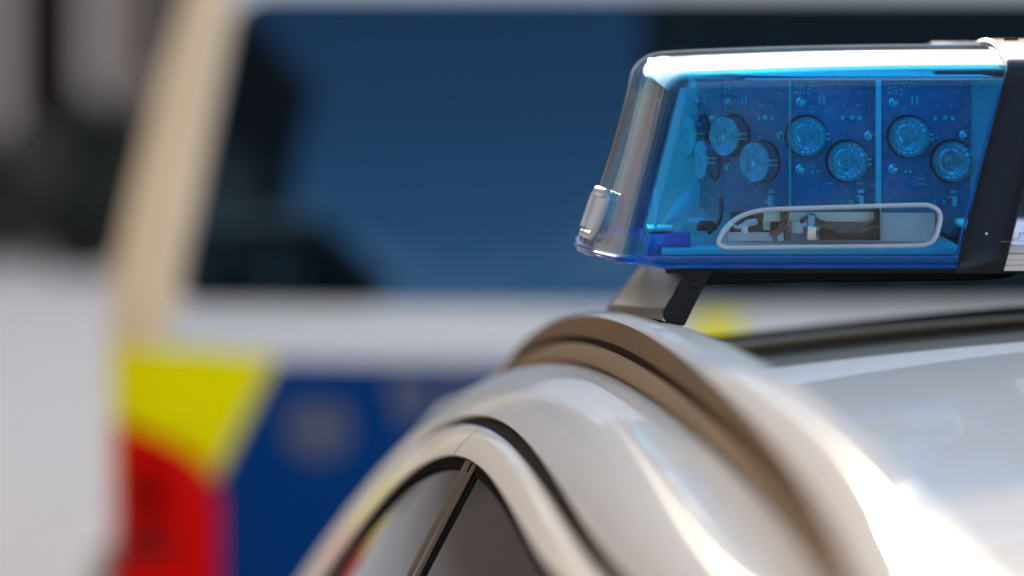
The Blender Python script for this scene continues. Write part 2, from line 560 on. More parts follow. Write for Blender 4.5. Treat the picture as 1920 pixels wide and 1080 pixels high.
def van_rear(X, z):
    y = 6.20
    if z > -0.50:
        y += 0.20 * (z + 0.50) + 0.22 * (z + 0.5) ** 2
    elif z < -1.1:
        y -= 0.05
    y += 0.11 * ((X - VC) / 0.958) ** 2          # slightly bowed tail
    rr = 0.085
    d = min(X - van_left(z), (2 * VC - van_left(z)) - X)
    if d < rr:
        d = max(d, 0)
        y += rr - math.sqrt(max(rr * rr - (rr - d) ** 2, 0))
    return y


van = thing('police_van', Vector((VC, 8.5, 0)), 'white police van seen from behind with yellow and blue markings', 'van')


def van_pt(X, z, off=0.0):
    return Vector((X, van_rear(X, z) - off, EYE + z))


zs = list(np.linspace(-1.38, -0.52, 12)) + list(np.linspace(-0.50, VTOP - 0.09, 24))
us = [0.5 - 0.5 * math.cos(math.pi * k / 60) for k in range(61)]
us = sorted(set([round(u, 5) for u in us] + [0.001, 0.004, 0.008, 0.013, 0.992, 0.996, 0.999]))
rows = []
for z in zs:
    xl = van_left(z); xr = 2 * VC - xl
    row = [Vector((xl, 10.9, EYE + z)), Vector((xl, 8.0, EYE + z))]
    row += [van_pt(xl + (xr - xl) * u, z) for u in us]
    row += [Vector((xr, 8.0, EYE + z)), Vector((xr, 10.9, EYE + z))]
    rows.append(row)
for k in range(1, 7):       # roof edge roll and crown
    a = k / 6 * math.pi / 2
    z = VTOP - 0.09 + 0.09 * math.sin(a)
    base = rows[len(zs) - 1]
    ins = 0.09 * (1 - math.cos(a))
    row = []
    for p in base:
        q = p.copy(); q.z = EYE + z
        q.x += ins * (1 if q.x < VC else -1) * min(1, abs(q.x - VC) / 0.5)
        q.y += ins * (1 if q.y < 8 else 0)
        row.append(q)
    rows.append(row)
last = rows[-1]
rows.append([Vector((VC + (p.x - VC) * 0.5, p.y + (0.25 if p.y < 8 else 0), p.z + 0.015)) for p in last])
rows.append([Vector((VC, p.y + (0.3 if p.y < 8 else 0), p.z + 0.02)) for p in last])
grid('body', rows, 'vanwhite', van, angle=50)


def van_patch(name, y0, y1, left, right, off, m, parent, n=40, k=40, bulge=0.0):
    """Sheet that follows the tail; left/right give picture x at picture y (depth of the tail there)."""
    rows = []
    for i in range(n + 1):
        y = y0 + (y1 - y0) * i / n
        z = -y / FPX * 6.25
        row = []
        for j in range(k + 1):
            x = left(y) + (right(y) - left(y)) * j / k
            X = (x - 960) / FPX * 6.25
            X = max(X, van_left(z) + 0.0005)
            yy = van_rear(X, z)
            X = (x - 960) / FPX * yy
            X = max(X, van_left(z) + 0.0005)
            b = bulge * math.sin(math.pi * min(max(i / n, 0.02), 0.98)) ** 0.4 * math.sin(math.pi * min(max(j / k, 0.04), 0.96)) ** 0.4 if bulge else 0
            row.append(van_pt(X, z, off + b))
        rows.append(row)
    return grid(name, rows, m, parent, angle=60)


def win_l(y, inset=0):
    base = 338 + (566 - y) * 0.20
    c = 0
    if y < 48:
        t = (48 - y) / 53
        c = 45 * (1 - math.sqrt(max(0, 1 - min(t, 1) ** 2)))
    if y > 530:
        t = (y - 530) / 40
        c += 30 * (1 - math.sqrt(max(0, 1 - min(t, 1) ** 2)))
    return base + c + inset


def win_r(y, inset=0):
    cx = 960 + VC / 6.3 * FPX
    return 2 * cx - win_l(y) - inset


seal = van_patch('window_seal', -10, 570, lambda y: win_l(y) - 5, lambda y: win_r(y) + 5, 0.003, 'rubber', van, n=60)
van_patch('rear_window', -5, 566, lambda y: win_l(y), lambda y: win_r(y), 0.007, 'vanglass', van, n=60)


def left_edge(y):
    z = -y / FPX * 6.25
    return 960 + (van_left(z) + 0.002) / 6.26 * FPX


van_patch('corner_pillar_reflection', -60, 655, lambda y: left_edge(y), lambda y: max(win_l(max(y, 0)) - 12 - (30 if y < 0 else 0), left_edge(y) + 40) if y < 566 else win_l(566) - 14 - (y - 566) * 0.5, 0.002, 'pillar_reflect', van, n=60)  # sheet that carries the painted warm reflection of the corner pillar


def lin(a, b):
    return lambda y: a[0] + (b[0] - a[0]) * (y - a[1]) / (b[1] - a[1])


van_patch('yellow_panel', 650, 935, lambda y: 206, lambda y: 515 - max(0, (y - 672)) * 0.5 - (max(0, 668 - y) * 14), 0.003, 'yellow', van)
van_patch('blue_panel', 678, 1320, lambda y: max(520 - max(0, (y - 672)) * 0.5, 378), lambda y: 1330, 0.003, 'bluefilm', van)
van_patch('yellow_panel', 588, 720, lambda y: 1296, lambda y: 1392, 0.005, 'yellow', van)
van_patch('tail_light', 800, 1330, lambda y: 214,
          lambda y: 412 - 200 * (max(0, 1 - (y - 796) / 200) ** 4), 0.012, 'red', van, bulge=0.02)
van_patch('tail_light_inner_patch', 870, 1000, lambda y: 236 + 26 * abs((y - 935) / 65) ** 2, lambda y: 322 - 26 * abs((y - 935) / 65) ** 2, 0.034, 'redmid', van, n=16, k=16)  # darker red patch on the lamp lens
van_patch('tail_light_reflector', 1010, 1048, lambda y: 226, lambda y: 330, 0.036, 'reddark', van)
# pale disc and bars on the blue panel
disc_patch = van_patch('pale_disc', 752, 862, lambda y: 598 - 62 * math.sqrt(max(0.003, 1 - ((y - 800) / 62) ** 2 if abs(y - 800) < 62 else 0.003)),
                lambda y: 598 + 62 * math.sqrt(max(0.003, 1 - ((y - 800) / 62) ** 2 if abs(y - 800) < 62 else 0.003)), 0.006, 'greymark', van)
van_patch('pale_stripe', 700, 792, lambda y: 722 + (y - 700) * 0.3, lambda y: 810 - (y - 700) * 0.1, 0.006, 'greymark', van)
van_patch('pale_stripe', 690, 770, lambda y: 836, lambda y: 880, 0.006, 'greymark', van)
# rear bumper, side stripe, wheels and roof gutter of the van
brow = []
for (off, z) in ((0.0, -1.15), (0.06, -1.17), (0.08, -1.24), (0.07, -1.36), (0.0, -1.40)):
    brow.append([Vector((X, van_rear(min(max(X, VX0 + 0.02), 2 * VC - VX0 - 0.02), z) - off, EYE + z)) for X in np.linspace(VX0 - 0.01, 2 * VC - VX0 + 0.01, 30)])
grid('rear_bumper', brow, 'black', van)
box('side_stripe', VX0 - 0.026, VX0 + 0.002, 6.30, 6.75, EYE - 1.06, EYE - 0.90, 'cream', van, 0.015)
for X in (VX0 + 0.11, 2 * VC - VX0 - 0.11):
    for Yw in (7.1, 10.1):
        Mw = Matrix.Translation((X, Yw, 0.34)) @ Matrix.Rotation(R(90), 4, 'Y')
        w = lathe('wheel', [(0.20, -0.10), (0.31, -0.10), (0.34, -0.07), (0.34, 0.07), (0.31, 0.10), (0.20, 0.10)], Mw, 'tyre', van, seg=32, cap=False)
        lathe('rim', [(0.205, -0.085), (0.18, -0.05), (0.03, -0.06), (0.001, -0.06)], Mw, 'alu', w, seg=32)

# ------------------------------------------------------------------ silver patrol car
car = thing('patrol_car', Vector((0.62, 2.6, 0)), 'silver patrol car roof, rail and door frames in the foreground', 'car')
CARC = 0.62


class Line3:
    """Smooth body line: X and Z as functions of depth, straight beyond its ends."""

    def __init__(self, pts, deg=4):
        Y = np.array([p[2] for p in pts]); X = np.array([(p[0] - 960) / FPX * p[2] for p in pts]); Z = np.array([-p[1] / FPX * p[2] for p in pts])
        self.a, self.b = Y.min(), Y.max()
        self.px, self.pz = np.polyfit(Y - 2.4, X, deg), np.polyfit(Y - 2.4, Z, deg)
        self.dx, self.dz = np.polyder(self.px), np.polyder(self.pz)

    def __call__(self, Y, ox=0.0, oz=0.0):
        c = min(max(Y, self.a), self.b)
        x = np.polyval(self.px, c - 2.4) + np.polyval(self.dx, c - 2.4) * (Y - c)
        z = np.polyval(self.pz, c - 2.4) + np.polyval(self.dz, c - 2.4) * (Y - c)
        return Vector((float(x) + ox, Y, EYE + float(z) + oz))


L_RI = Line3([(1745, 965, 1.48), (1535, 752, 1.85), (1402, 664, 2.12), (1290, 612, 2.4), (1165, 587, 2.65), (1072, 598, 2.88), (1018, 618, 3.03), (962, 668, 3.18)])
L_CR = Line3([(1600, 1080, 1.48), (1433, 824, 1.85), (1322, 708, 2.12), (1211, 627, 2.4), (1110, 597, 2.65), (1041, 606, 2.88), (993, 632, 3.03), (940, 690, 3.18)])
L_M = Line3([(1582, 1094, 1.565), (1406, 852, 1.915), (1296, 744, 2.155), (1193, 672, 2.41), (1097, 640, 2.655), (1036, 642, 2.88), (988, 660, 3.03), (939, 696, 3.18)])
L_LP = Line3([(1565, 1108, 1.615), (1378, 880, 1.955), (1267, 780, 2.18), (1172, 712, 2.42), (1085, 680, 2.66), (1030, 676, 2.88), (985, 685, 3.03), (938, 704, 3.18)])
L_C = Line3([(1410, 1112, 1.6), (1262, 958, 1.85), (1160, 838, 2.12), (1068, 748, 2.4), (985, 708, 2.65), (925, 704, 2.88), (849, 753, 3.05), (777, 810, 3.15), (704, 887, 3.28), (656, 945, 3.37), (608, 1022, 3.46)])
L_G = Line3([(1157, 1070, 1.87), (1119, 1008, 1.98), (1070, 940, 2.11), (1022, 873, 2.26), (974, 815, 2.42), (926, 784, 2.56), (887, 779, 2.7), (849, 786, 2.82), (791, 825, 2.98), (720, 890, 3.13), (660, 960, 3.26), (600, 1055, 3.4)])
L_F = Line3([(1037, 1075, 1.95), (969, 964, 2.17), (926, 907, 2.31), (892, 873, 2.43), (854, 854, 2.55), (810, 854, 2.67), (772, 878, 2.77), (724, 926, 2.89), (666, 998, 3.04), (608, 1075, 3.19)])


def loft(name, section, Y0, Y1, m, parent, n=110, angle=50):
    rows = [section(Y0 + (Y1 - Y0) * i / n) for i in range(n + 1)]
    return grid(name, rows, m, parent, angle=angle)


def bez(p0, p1, p2, n=8):
    """Curve through p0, p1, p2."""
    c = 2 * p1 - 0.5 * (p0 + p2)
    return [(1 - t) ** 2 * p0 + 2 * t * (1 - t) * c + t * t * p2 for t in [k / n for k in range(n + 1)]]


def catmull_section(pts, n=6):
    return smooth_curve(pts, n)


# roof panel
ROOF_Y = [(0.95, -0.246), (1.1, -0.233), (1.4, -0.2175), (1.68, -0.2105), (2.0, -0.206), (2.2, -0.2045), (2.44, -0.2075), (2.7, -0.2265), (3.0, -0.2525)]
rp = np.polyfit([a for a, b in ROOF_Y], [b for a, b in ROOF_Y], 5)
CROWN = 0.045


def roof_z(X, Y):
    return float(np.polyval(rp, Y)) + CROWN * ((1 - ((X - CARC) / 0.58) ** 2) - (1 - ((0.353 - CARC) / 0.58) ** 2))


def roof_section(Y):
    x0 = L_RI(Y).x + 0.012
    return [Vector((x, Y, EYE + roof_z(x, Y))) for x in np.linspace(x0, 2 * CARC - x0, 60)]


loft('roof_panel', roof_section, 0.95, 3.0, 'paint', car)
grid('roof_bar_shade_strip', [[Vector((x, Y, EYE + roof_z(x, Y) + 0.0012 * min(1, (Y - 2.36) / 0.02))) for x in np.linspace(L_RI(Y).x + 0.02, 2 * CARC - L_RI(Y).x - 0.02, 60)] for Y in np.linspace(2.36, 2.985, 24)], 'roofshade', car)  # dark strip painted for the bar's shade and reflection on the roof


def header_section(k):
    dy, dz = ((2.985, 0.001), (2.99, 0.006), (3.005, 0.0075), (3.03, 0.004), (3.045, -0.012))[k]
    return [Vector((x, dy, EYE + roof_z(x, 2.99) + dz)) for x in np.linspace(L_RI(3.0).x + 0.014, 2 * CARC - L_RI(3.0).x - 0.014, 60)]


grid('windscreen_seal', [header_section(k) for k in range(5)], 'rubber', car)
ws = []
for k in range(13):
    t = k / 12
    Y = 3.046 + 0.80 * t
    ws.append([Vector((x, Y - 0.12 * ((x - CARC) / 0.6) ** 2 * 0 + 0.0, EYE + roof_z(CARC + (x - CARC) * 0.9, 2.99) - 0.02 - 0.40 * t - 0.05 * t * t)) for x in np.linspace(L_RI(3.0).x + 0.02 - 0.14 * t, 2 * CARC - L_RI(3.0).x - 0.02 + 0.14 * t, 30)])
grid('windscreen', ws, 'carglass', car)


# left roof rail, moulding and upper side panel
def rail_section(Y):
    ri, cr, mm = L_RI(Y), L_CR(Y), L_M(Y)
    base = Vector((ri.x + 0.013, Y, EYE + roof_z(ri.x + 0.013, Y) + 0.001))
    top = (ri * 0.45 + cr * 0.55) + Vector((-0.0005, 0, 0.13 * (ri - cr).length))
    arc = bez(ri + Vector((0.001, 0, -0.001)), top, cr + Vector((0.0003, 0, 0.0008)), 10)
    cl = (cr * 0.5 + mm * 0.5) + Vector((-0.0006, 0, 0.0))
    side = bez(cr + Vector((-0.0002, 0, -0.0006)), cl, mm + Vector((0.0, 0, 0.0006)), 6)
    return [arc[-1] + Vector((0.004, 0, -0.002)), arc[-1]] + side + [mm + Vector((0.001, 0, -0.0004)), mm + Vector((0.006, 0, -0.0008))]


def rail_top_section(Y):
    ri, cr = L_RI(Y), L_CR(Y)
    base = Vector((ri.x + 0.013, Y, EYE + roof_z(ri.x + 0.013, Y) + 0.001))
    top = (ri * 0.45 + cr * 0.55) + Vector((-0.0005, 0, 0.13 * (ri - cr).length))
    arc = bez(ri + Vector((0.001, 0, -0.001)), top, cr + Vector((0.0003, 0, 0.0008)), 10)
    return [base, base.lerp(ri, 0.5) + Vector((0.001, 0, 0)), ri + Vector((0.004, 0, -0.004))] + arc + [arc[-1] + Vector((0.003, 0, -0.0012))]


loft('roof_rail_top', rail_top_section, 1.22, 3.26, 'paint', car)  # top of the same rail, kept pale beside the side's painted reflection
loft('roof_rail', rail_section, 1.22, 3.26, 'railreflect', car)


def groove_section(Y):
    mm = L_M(Y)
    k = 0.55 + 0.45 * min(max((Y - 1.5) / 0.9, 0), 1)
    return [mm + Vector((0.004, 0, 0.0032 * k)), mm + Vector((-0.0004, 0, 0.0026 * k)), mm + Vector((-0.0010, 0, 0.0004)), mm + Vector((-0.0004, 0, -0.0022 * k)), mm + Vector((0.004, 0, -0.0032 * k))]


loft('rail_groove_strip', groove_section, 1.22, 3.26, 'groove', car)


def lip_section(Y):
    mm, lp = L_M(Y), L_LP(Y)
    mid = (mm + lp) * 0.5 + Vector((-0.0012, 0, 0.0012))
    return catmull_section([mm + Vector((0.006, 0, -0.0015)), mm + Vector((-0.0005, 0, -0.0022)), mid, lp + Vector((0, 0, 0.0005)), lp + Vector((0.005, 0, -0.0025))], 5)


loft('roof_moulding', lip_section, 1.22, 3.26, 'lip', car)


def cant_section(Y):
    lp, c, gp = L_LP(Y), L_C(Y), L_G(Y)
    s = bez(lp + Vector((-0.0005, 0, -0.0035)), c, gp, 14)
    return [lp + Vector((0.006, 0, -0.003))] + s + [gp + Vector((0.0005, 0, -0.0012)), gp + Vector((0.0035, 0, -0.0022))]


loft('side_roof_panel', cant_section, 1.22, 3.55, 'paint', car, n=150)


def frame_section(Y):
    gp, fp = L_G(Y), L_F(Y)
    d = (fp - gp).normalized()
    a = gp + d * 0.0105
    mid = (a + fp) * 0.5
    nrm = Vector((d.z, 0, -d.x))
    if nrm.x > 0:
        nrm = -nrm
    k = a.lerp(fp, 0.42) + nrm * 0.0032
    up = bez(a, a.lerp(k, 0.5) + nrm * 0.0012, k, 5)
    dn = bez(k + nrm * -0.0002, k.lerp(fp, 0.5) + nrm * 0.0006, fp, 5)
    return [a + Vector((0.004, 0, -0.001)), a + Vector((0.001, 0, -0.0004))] + up + dn[1:] + [fp + Vector((0.001, 0, -0.0012)), fp + Vector((0.010, 0, -0.003))]


def gap_section(Y):
    gp, fp = L_G(Y), L_F(Y)
    a = gp + (fp - gp).normalized() * 0.0105
    return [gp + Vector((0.0030, 0, -0.0005)), gp.lerp(a, 0.3) + Vector((0.0050, 0, 0)), gp.lerp(a, 0.7) + Vector((0.0050, 0, 0)), a + Vector((0.0030, 0, 0.0005))]


loft('gap_seal', gap_section, 1.22, 3.5, 'gapseal', car)
fd = loft('rear_door_frame', frame_section, 1.22, 2.553, 'frame', car, angle=16)
ff = loft('front_door_frame', frame_section, 2.556, 3.5, 'frame', car, angle=16)


def glass_section(Y):
    fp = L_F(Y)
    out = []
    for k in range(11):
        s = 0.34 * k / 10 - 0.004
        out.append(fp + Vector((0.0075 - 0.52 * s + 0.10 * s * s, 0, -s)))
    return out


def seal_section(Y):
    fp = L_F(Y)
    return [fp + Vector((0.0015, 0, -0.001)), fp + Vector((0.0005, 0, -0.004)), fp + Vector((0.0005, 0, -0.009)), fp + Vector((0.006, 0, -0.0105))]


loft('rear_window_seal', seal_section, 1.22, 2.44, 'rubber', fd)
loft('front_window_seal', seal_section, 2.50, 3.45, 'rubber', ff)
loft('rear_side_window', glass_section, 1.22, 2.515, 'carglass', car)
loft('front_side_window', glass_section, 2.516, 3.45, 'carglass', car)


def pillar(name, Ya, Yb, off, m, lean=0.10):
    rows = []
    for k in range(13):
        s = 0.34 * k / 12
        row = []
        for u in np.linspace(0, 1, 7):
            Y = Ya + (Yb - Ya) * u + lean * s
            fp = L_F(Ya + (Yb - Ya) * u)
            q = fp + Vector((0.0075 - 0.52 * s + 0.10 * s * s - off - 0.0016 * math.sin(math.pi * u), 0, -s - 0.002))
            q.y = Y
            row.append(q)
        rows.append(row)
    return grid(name, rows, m, car)


pillar('door_pillar_trim', 2.452, 2.470, 0.004, 'pillar')
pillar('door_pillar_seal', 2.470, 2.476, 0.001, 'rubber')
pillar('door_pillar_trim', 2.476, 2.506, 0.005, 'pillar')
# lower bodywork: doors, bonnet, tail, mirrored side
for sgn in (1, -1):
    def mir(p):
        return Vector((p.x if sgn == 1 else 2 * CARC - p.x, p.y, p.z))
    rows = []
    for Y in np.linspace(0.55, 4.85, 40):
        tp = 1 - 0.12 * max(0, (Y - 3.9)) ** 2 - 0.10 * max(0, 1.2 - Y) ** 2
        row = []
        for (dx, z) in ((-0.13, -0.62), (-0.185, -0.66), (-0.205, -0.80), (-0.20, -1.10), (-0.17, -1.35), (-0.10, -1.42)):
            row.append(mir(Vector((CARC + (dx - CARC) * tp + 0.0, Y, EYE + z))))
        rows.append(row)
    grid('lower_side', rows, 'paint', car)
    for Yw in (1.35, 4.05):
        Mw = Matrix.Translation((CARC - sgn * 0.72, Yw, 0.32)) @ Matrix.Rotation(R(90), 4, 'Y')
        w = lathe('wheel', [(0.20, -0.10), (0.30, -0.10), (0.32, -0.07), (0.32, 0.07), (0.30, 0.10), (0.20, 0.10)], Mw, 'tyre', car, seg=32, cap=False)
        lathe('rim', [(0.205, -0.085 * sgn), (0.18, -0.05 * sgn), (0.03, -0.06 * sgn), (0.001, -0.06 * sgn)], Mw, 'alu', w, seg=32)
rows = []
for k in range(14):
    t = k / 13
    Y = 3.80 + 1.05 * t
    rows.append([Vector((x, Y, EYE - 0.60 - 0.10 * t - 0.16 * max(0, t - 0.8) - 0.04 * ((x - CARC) / 0.7) ** 2)) for x in np.linspace(-0.12 + 0.08 * t * t, 2 * CARC + 0.12 - 0.08 * t * t, 24)])
grid('bonnet', rows, 'paint', car)
rows = []
for (Y, z) in ((4.85, -0.70), (4.93, -0.80), (4.95, -1.1), (4.88, -1.40)):
    rows.append([Vector((x, Y - 0.12 * ((x - CARC) / 0.7) ** 2, EYE + z)) for x in np.linspace(-0.06, 2 * CARC + 0.06, 20)])
grid('front_bumper', rows, 'paint', car)
rows = []
for (Y, z, w) in ((0.95, -0.275, 0.46), (0.86, -0.33, 0.50), (0.70, -0.50, 0.58), (0.58, -0.66, 0.66), (0.52, -0.9, 0.70), (0.50, -1.2, 0.70), (0.56, -1.42, 0.66)):
    rows.append([Vector((x, Y + 0.10 * ((x - CARC) / 0.7) ** 2, EYE + z - CROWN * ((x - CARC) / 0.58) ** 2 * (1 if z > -0.3 else 0.4))) for x in np.linspace(CARC - w, CARC + w, 24)])
grid('tailgate', rows, 'paint', car)
# right-hand rail, side panel and glass, out of the picture
for nm, sec, m in (('roof_rail', rail_section, 'railreflect'), ('roof_rail_top', rail_top_section, 'paint'), ('side_roof_panel', cant_section, 'paint'), ('door_frame', frame_section, 'frame'), ('side_window', glass_section, 'carglass')):
    rows = [[Vector((2 * CARC - p.x, p.y, p.z)) for p in sec(Y)] for Y in np.linspace(1.22, 3.4, 50)]
    grid(nm, rows, m, car)

# ------------------------------------------------------------------ light bar
bar = thing('light_bar', Vector((CARC, 2.58, EYE - 0.19)), 'blue emergency light bar clamped across the roof of the silver car', 'light bar')
YN, YF, YM = 2.42, 2.74, 2.58
ZB, ZT = -0.1640, -0.0410       # dome foot and top, relative to the eye
XL_B, XL_T = 0.0705, 0.1015     # near left corner, foot and shoulder
XR_B, XR_T = 0.2815, 0.3185     # joint with the strap


def lean(z):
    return min(max((z - ZB) / (-0.052 - ZB), 0), 1.25)


def x_right(z):
    return XR_B + (XR_T - XR_B) * min((z - ZB) / (-0.039 - ZB), 1.0)


def end_x(Y, z, ins=0.0):
    s = lean(z)
    hw = 0.16 - 0.035 * s
    u = (Y - YM) / hw
    return XL_B + (XL_T - XL_B) * s - 0.0262 * (1 - 0.25 * s) * (1 - min(1, u * u)) + ins


def dome_ring(z, ins=0.0, out=0.0, rc=0.009):
    """U-shaped horizontal ring: near face from the strap leftwards, round the end, back along the far face."""
    s = lean(z)
    yn = YN + 0.034 * s + ins - out
    yf = YF - 0.034 * s - ins + out
    xr = x_right(z)
    ce = XL_B + (XL_T - XL_B) * s
    xe = ce + ins - out
    pts = []
    n1 = 26
    for k in range(n1):
        pts.append(Vector((xr + (xe + rc - xr) * k / (n1 - 1), yn, EYE + z)))
    # near corner, end bow, far corner
    nb = 22
    bow = 0.0262 * (1 - 0.25 * s)

    def ex(Y):
        u = (Y - YM) / ((yf - yn) / 2)
        return xe - bow * (1 - u * u)
    slope = math.atan2(2 * bow, (yf - yn) / 2)
    # rounded corner between the near face (direction -x) and the bow
    e0 = Vector((ex(yn + rc), yn + rc))
    c0 = Vector((xe + rc, yn)); cc = Vector((xe, yn))
    for k in range(1, 6):
        t = k / 6
        q = (1 - t) ** 2 * c0 + 2 * t * (1 - t) * cc + t * t * e0
        pts.append(Vector((q.x, q.y, EYE + z)))
    for k in range(nb + 1):
        Y = yn + rc + (yf - yn - 2 * rc) * k / nb
        pts.append(Vector((ex(Y), Y, EYE + z)))
    e1 = Vector((ex(yf - rc), yf - rc)); c1 = Vector((xe + rc, yf)); cd = Vector((xe, yf))
    for k in range(1, 6):
        t = k / 6
        q = (1 - t) ** 2 * e1 + 2 * t * (1 - t) * cd + t * t * c1
        pts.append(Vector((q.x, q.y, EYE + z)))
    for k in range(n1):
        pts.append(Vector((xe + rc + (xr - xe - rc) * k / (n1 - 1), yf, EYE + z)))
    return pts


def crown_bow(p, w):
    """Top sags towards the free end of the bar."""
    t = min(max((0.318 - p.x) / 0.22, 0), 1)
    p.z -= w * (0.0050 * t ** 2.2)
    return p


CRW = 0.0115


def dome_rows():
    rows = []
    RS = 0.017
    for z in np.linspace(ZB, ZT - RS, 16):
        rows.append(dome_ring(z))
    for k in range(1, 9):
        a = k / 8 * math.pi / 2 * 0.94
        z = ZT - RS + RS * math.sin(a)
        rg = dome_ring(z, ins=RS * (1 - math.cos(a)) * 0.9)
        rows.append([crown_bow(p, math.sin(a)) for p in rg])
    for rg in rows:                       # the end wall follows the crown of the top
        hw = abs(rg[0].y - YM)
        for p in rg:
            w = min(max((p.z - EYE + 0.105) / 0.066, 0), 1)
            p.z += CRW * (1 - ((p.y - YM) / hw) ** 2) * w * w * (3 - 2 * w)
    top = rows[-1]
    n = len(top)
    for k in range(1, 9):
        t = k / 8 * 0.5
        rr = []
        for i, p in enumerate(top):
            q = top[n - 1 - i]
            c = p.lerp(q, t)
            hw = abs(top[0].y - YM)
            c.z += CRW * (((p.y - YM) / hw) ** 2 - ((c.y - YM) / hw) ** 2)
            rr.append(c)
        rows.append(rr)
    return rows


def solid_shell(name, rows, thick, m, parent):
    nv = len(rows[0])
    v = [p for r in rows for p in r]
    me = bpy.data.meshes.new(name)
    me.from_pydata([tuple(p) for p in v], [], grid_faces(len(rows), nv))
    bm = bmesh.new(); bm.from_mesh(me)
    bmesh.ops.remove_doubles(bm, verts=bm.verts, dist=2e-5)
    bmesh.ops.recalc_face_normals(bm, faces=bm.faces)
    c = sum((f.calc_center_median().z for f in bm.faces)) / len(bm.faces)
    topf = max(bm.faces, key=lambda f: f.calc_center_median().z)
    if topf.normal.z < 0:
        bmesh.ops.reverse_faces(bm, faces=bm.faces)
    bm.to_mesh(me); bm.free()
    o = bpy.data.objects.new(name, me)
    me.materials.append(M[m])
    link(o, parent)
    md = o.modifiers.new('shell', 'SOLIDIFY')
    md.thickness = thick; md.offset = -1
    return o


def face_y(z):
    """Depth of the near face at height z."""
    return YN + 0.034 * lean(z)


def on_face(x, y, off=0.0):
    Y = 2.43
    for _ in range(4):
        z = -y / FPX * Y
        Y = face_y(z) - off
    return W(x, y, Y)


dome = solid_shell('blue_lens_dome', dome_rows(), 0.0028, 'blue_dome', bar)
# window moulded into the dome
WIN = [(1347, 452), (1358, 432), (1380, 411), (1404, 400), (1432, 394), (1480, 391.5), (1560, 389), (1640, 386.5), (1718, 384.5), (1744, 386), (1760, 396),
       (1763, 410), (1760, 425), (1756, 440), (1748, 453), (1732, 460), (1700, 461.5), (1600, 462.5), (1500, 463.5), (1420, 464.5), (1368, 465), (1352, 461)]
outline = smooth_curve([(x, y, 0) for x, y in WIN], 4, closed=True)
cut_pts = [on_face(p.x, p.y) for p in outline]
bmc = bmesh.new()
a_ = [bmc.verts.new(p + Vector((0, -0.02, 0))) for p in cut_pts]
b_ = [bmc.verts.new(p + Vector((0, 0.02, 0))) for p in cut_pts]
bmc.faces.new(a_); bmc.faces.new(b_[::-1])
for i in range(len(a_)):
    j = (i + 1) % len(a_)
    bmc.faces.new((a_[i], b_[i], b_[j], a_[j]))
bmesh.ops.recalc_face_normals(bmc, faces=bmc.faces)
mc = bpy.data.meshes.new('cutter'); bmc.to_mesh(mc); bmc.free()
cut = bpy.data.objects.new('cutter', mc); col.objects.link(cut)
md = dome.modifiers.new('cut', 'BOOLEAN'); md.operation = 'DIFFERENCE'; md.object = cut; md.solver = 'EXACT'
bpy.context.view_layer.update()
dg = bpy.context.evaluated_depsgraph_get()
newme = bpy.data.meshes.new_from_object(dome.evaluated_get(dg))
dome.modifiers.clear()
dome.data = newme
newme.name = 'blue_lens_dome'
for p in newme.polygons:
    p.use_smooth = True
newme.set_sharp_from_angle(angle=R(38))
bpy.data.objects.remove(cut)

# the end wall is a clear insert: split it from the blue shell
bm1 = bmesh.new(); bm1.from_mesh(newme)
bm2 = bm1.copy()


def is_end(f):
    c = f.calc_center_median()
    return c.x < 0.125 and abs(f.normal.x) > 0.80 and c.z < EYE - 0.056 and 2.4275 < c.y < 2.73


bmesh.ops.delete(bm1, geom=[f for f in bm1.faces if is_end(f)], context='FACES')
bmesh.ops.delete(bm2, geom=[f for f in bm2.faces if not is_end(f)], context='FACES')
bm1.to_mesh(newme); bm1.free()
mend = bpy.data.meshes.new('clear_end_lens'); bm2.to_mesh(mend); bm2.free()
mend.materials.clear(); mend.materials.append(M['clear'])
link(bpy.data.objects.new('clear_end_lens', mend), bar)

rim = tube('window_rim', cut_pts, 0.0016, 'rim', bar, closed=True, seg=10)
inn = [on_face(p.x + (1560 - p.x) * 0.02, p.y + (427 - p.y) * 0.14, 0.0) for p in outline]
pane_rows = [[p + Vector((0, 0.0012, 0)) for p in cut_pts], [sum(cut_pts, Vector()) / len(cut_pts)] * len(cut_pts)]
prism('window_pane', [p + Vector((0, 0.0002, 0)) for p in cut_pts], (0, 0.0022, 0), 'clear', bar)

# foot flange of the dome: thick solid blue edge around near face, end and far face
def flange_ring(z, out):
    return dome_ring(ZB, out=out, rc=0.012)


FL = []
for (o_, z_) in ((-0.003, -0.1612), (0.0012, -0.1614), (0.0022, -0.1624), (0.0022, -0.1650), (0.0014, -0.1664), (0.0026, -0.1670), (0.0026, -0.1686), (0.0016, -0.1692), (-0.004, -0.1692), (-0.004, -0.1612)):
    r_ = dome_ring(ZB, out=o_, rc=0.012)
    rr = []
    for p in r_:
        q = p.copy(); q.z = EYE + z_
        lift = 0.0030 * min(max((0.0935 - q.x) / 0.012, 0), 1)
        if z_ < -0.1655:
            q.z += lift
        rr.append(q)
    FL.append(rr)
grid('dome_foot_flange', FL, 'blue_solid', bar, angle=30)

# clear block at the left corner foot, inside
hexa('corner_block', [W(1205, 478, 2.445), W(1296, 478, 2.445), W(1296, 470, 2.49), W(1200, 468, 2.49), W(1214, 438, 2.445), W(1294, 436, 2.445), W(1294, 428, 2.49), W(1206, 430, 2.49)], 'blue_solid', bar, 0.0012)
hexa('corner_block_cap', [W(1214, 434, 2.445), W(1262, 434, 2.445), W(1262, 428, 2.49), W(1210, 428, 2.49), W(1216, 428, 2.445), W(1262, 427, 2.445), W(1262, 421, 2.49), W(1212, 421, 2.49)], 'greyplast', bar, 0.0008)

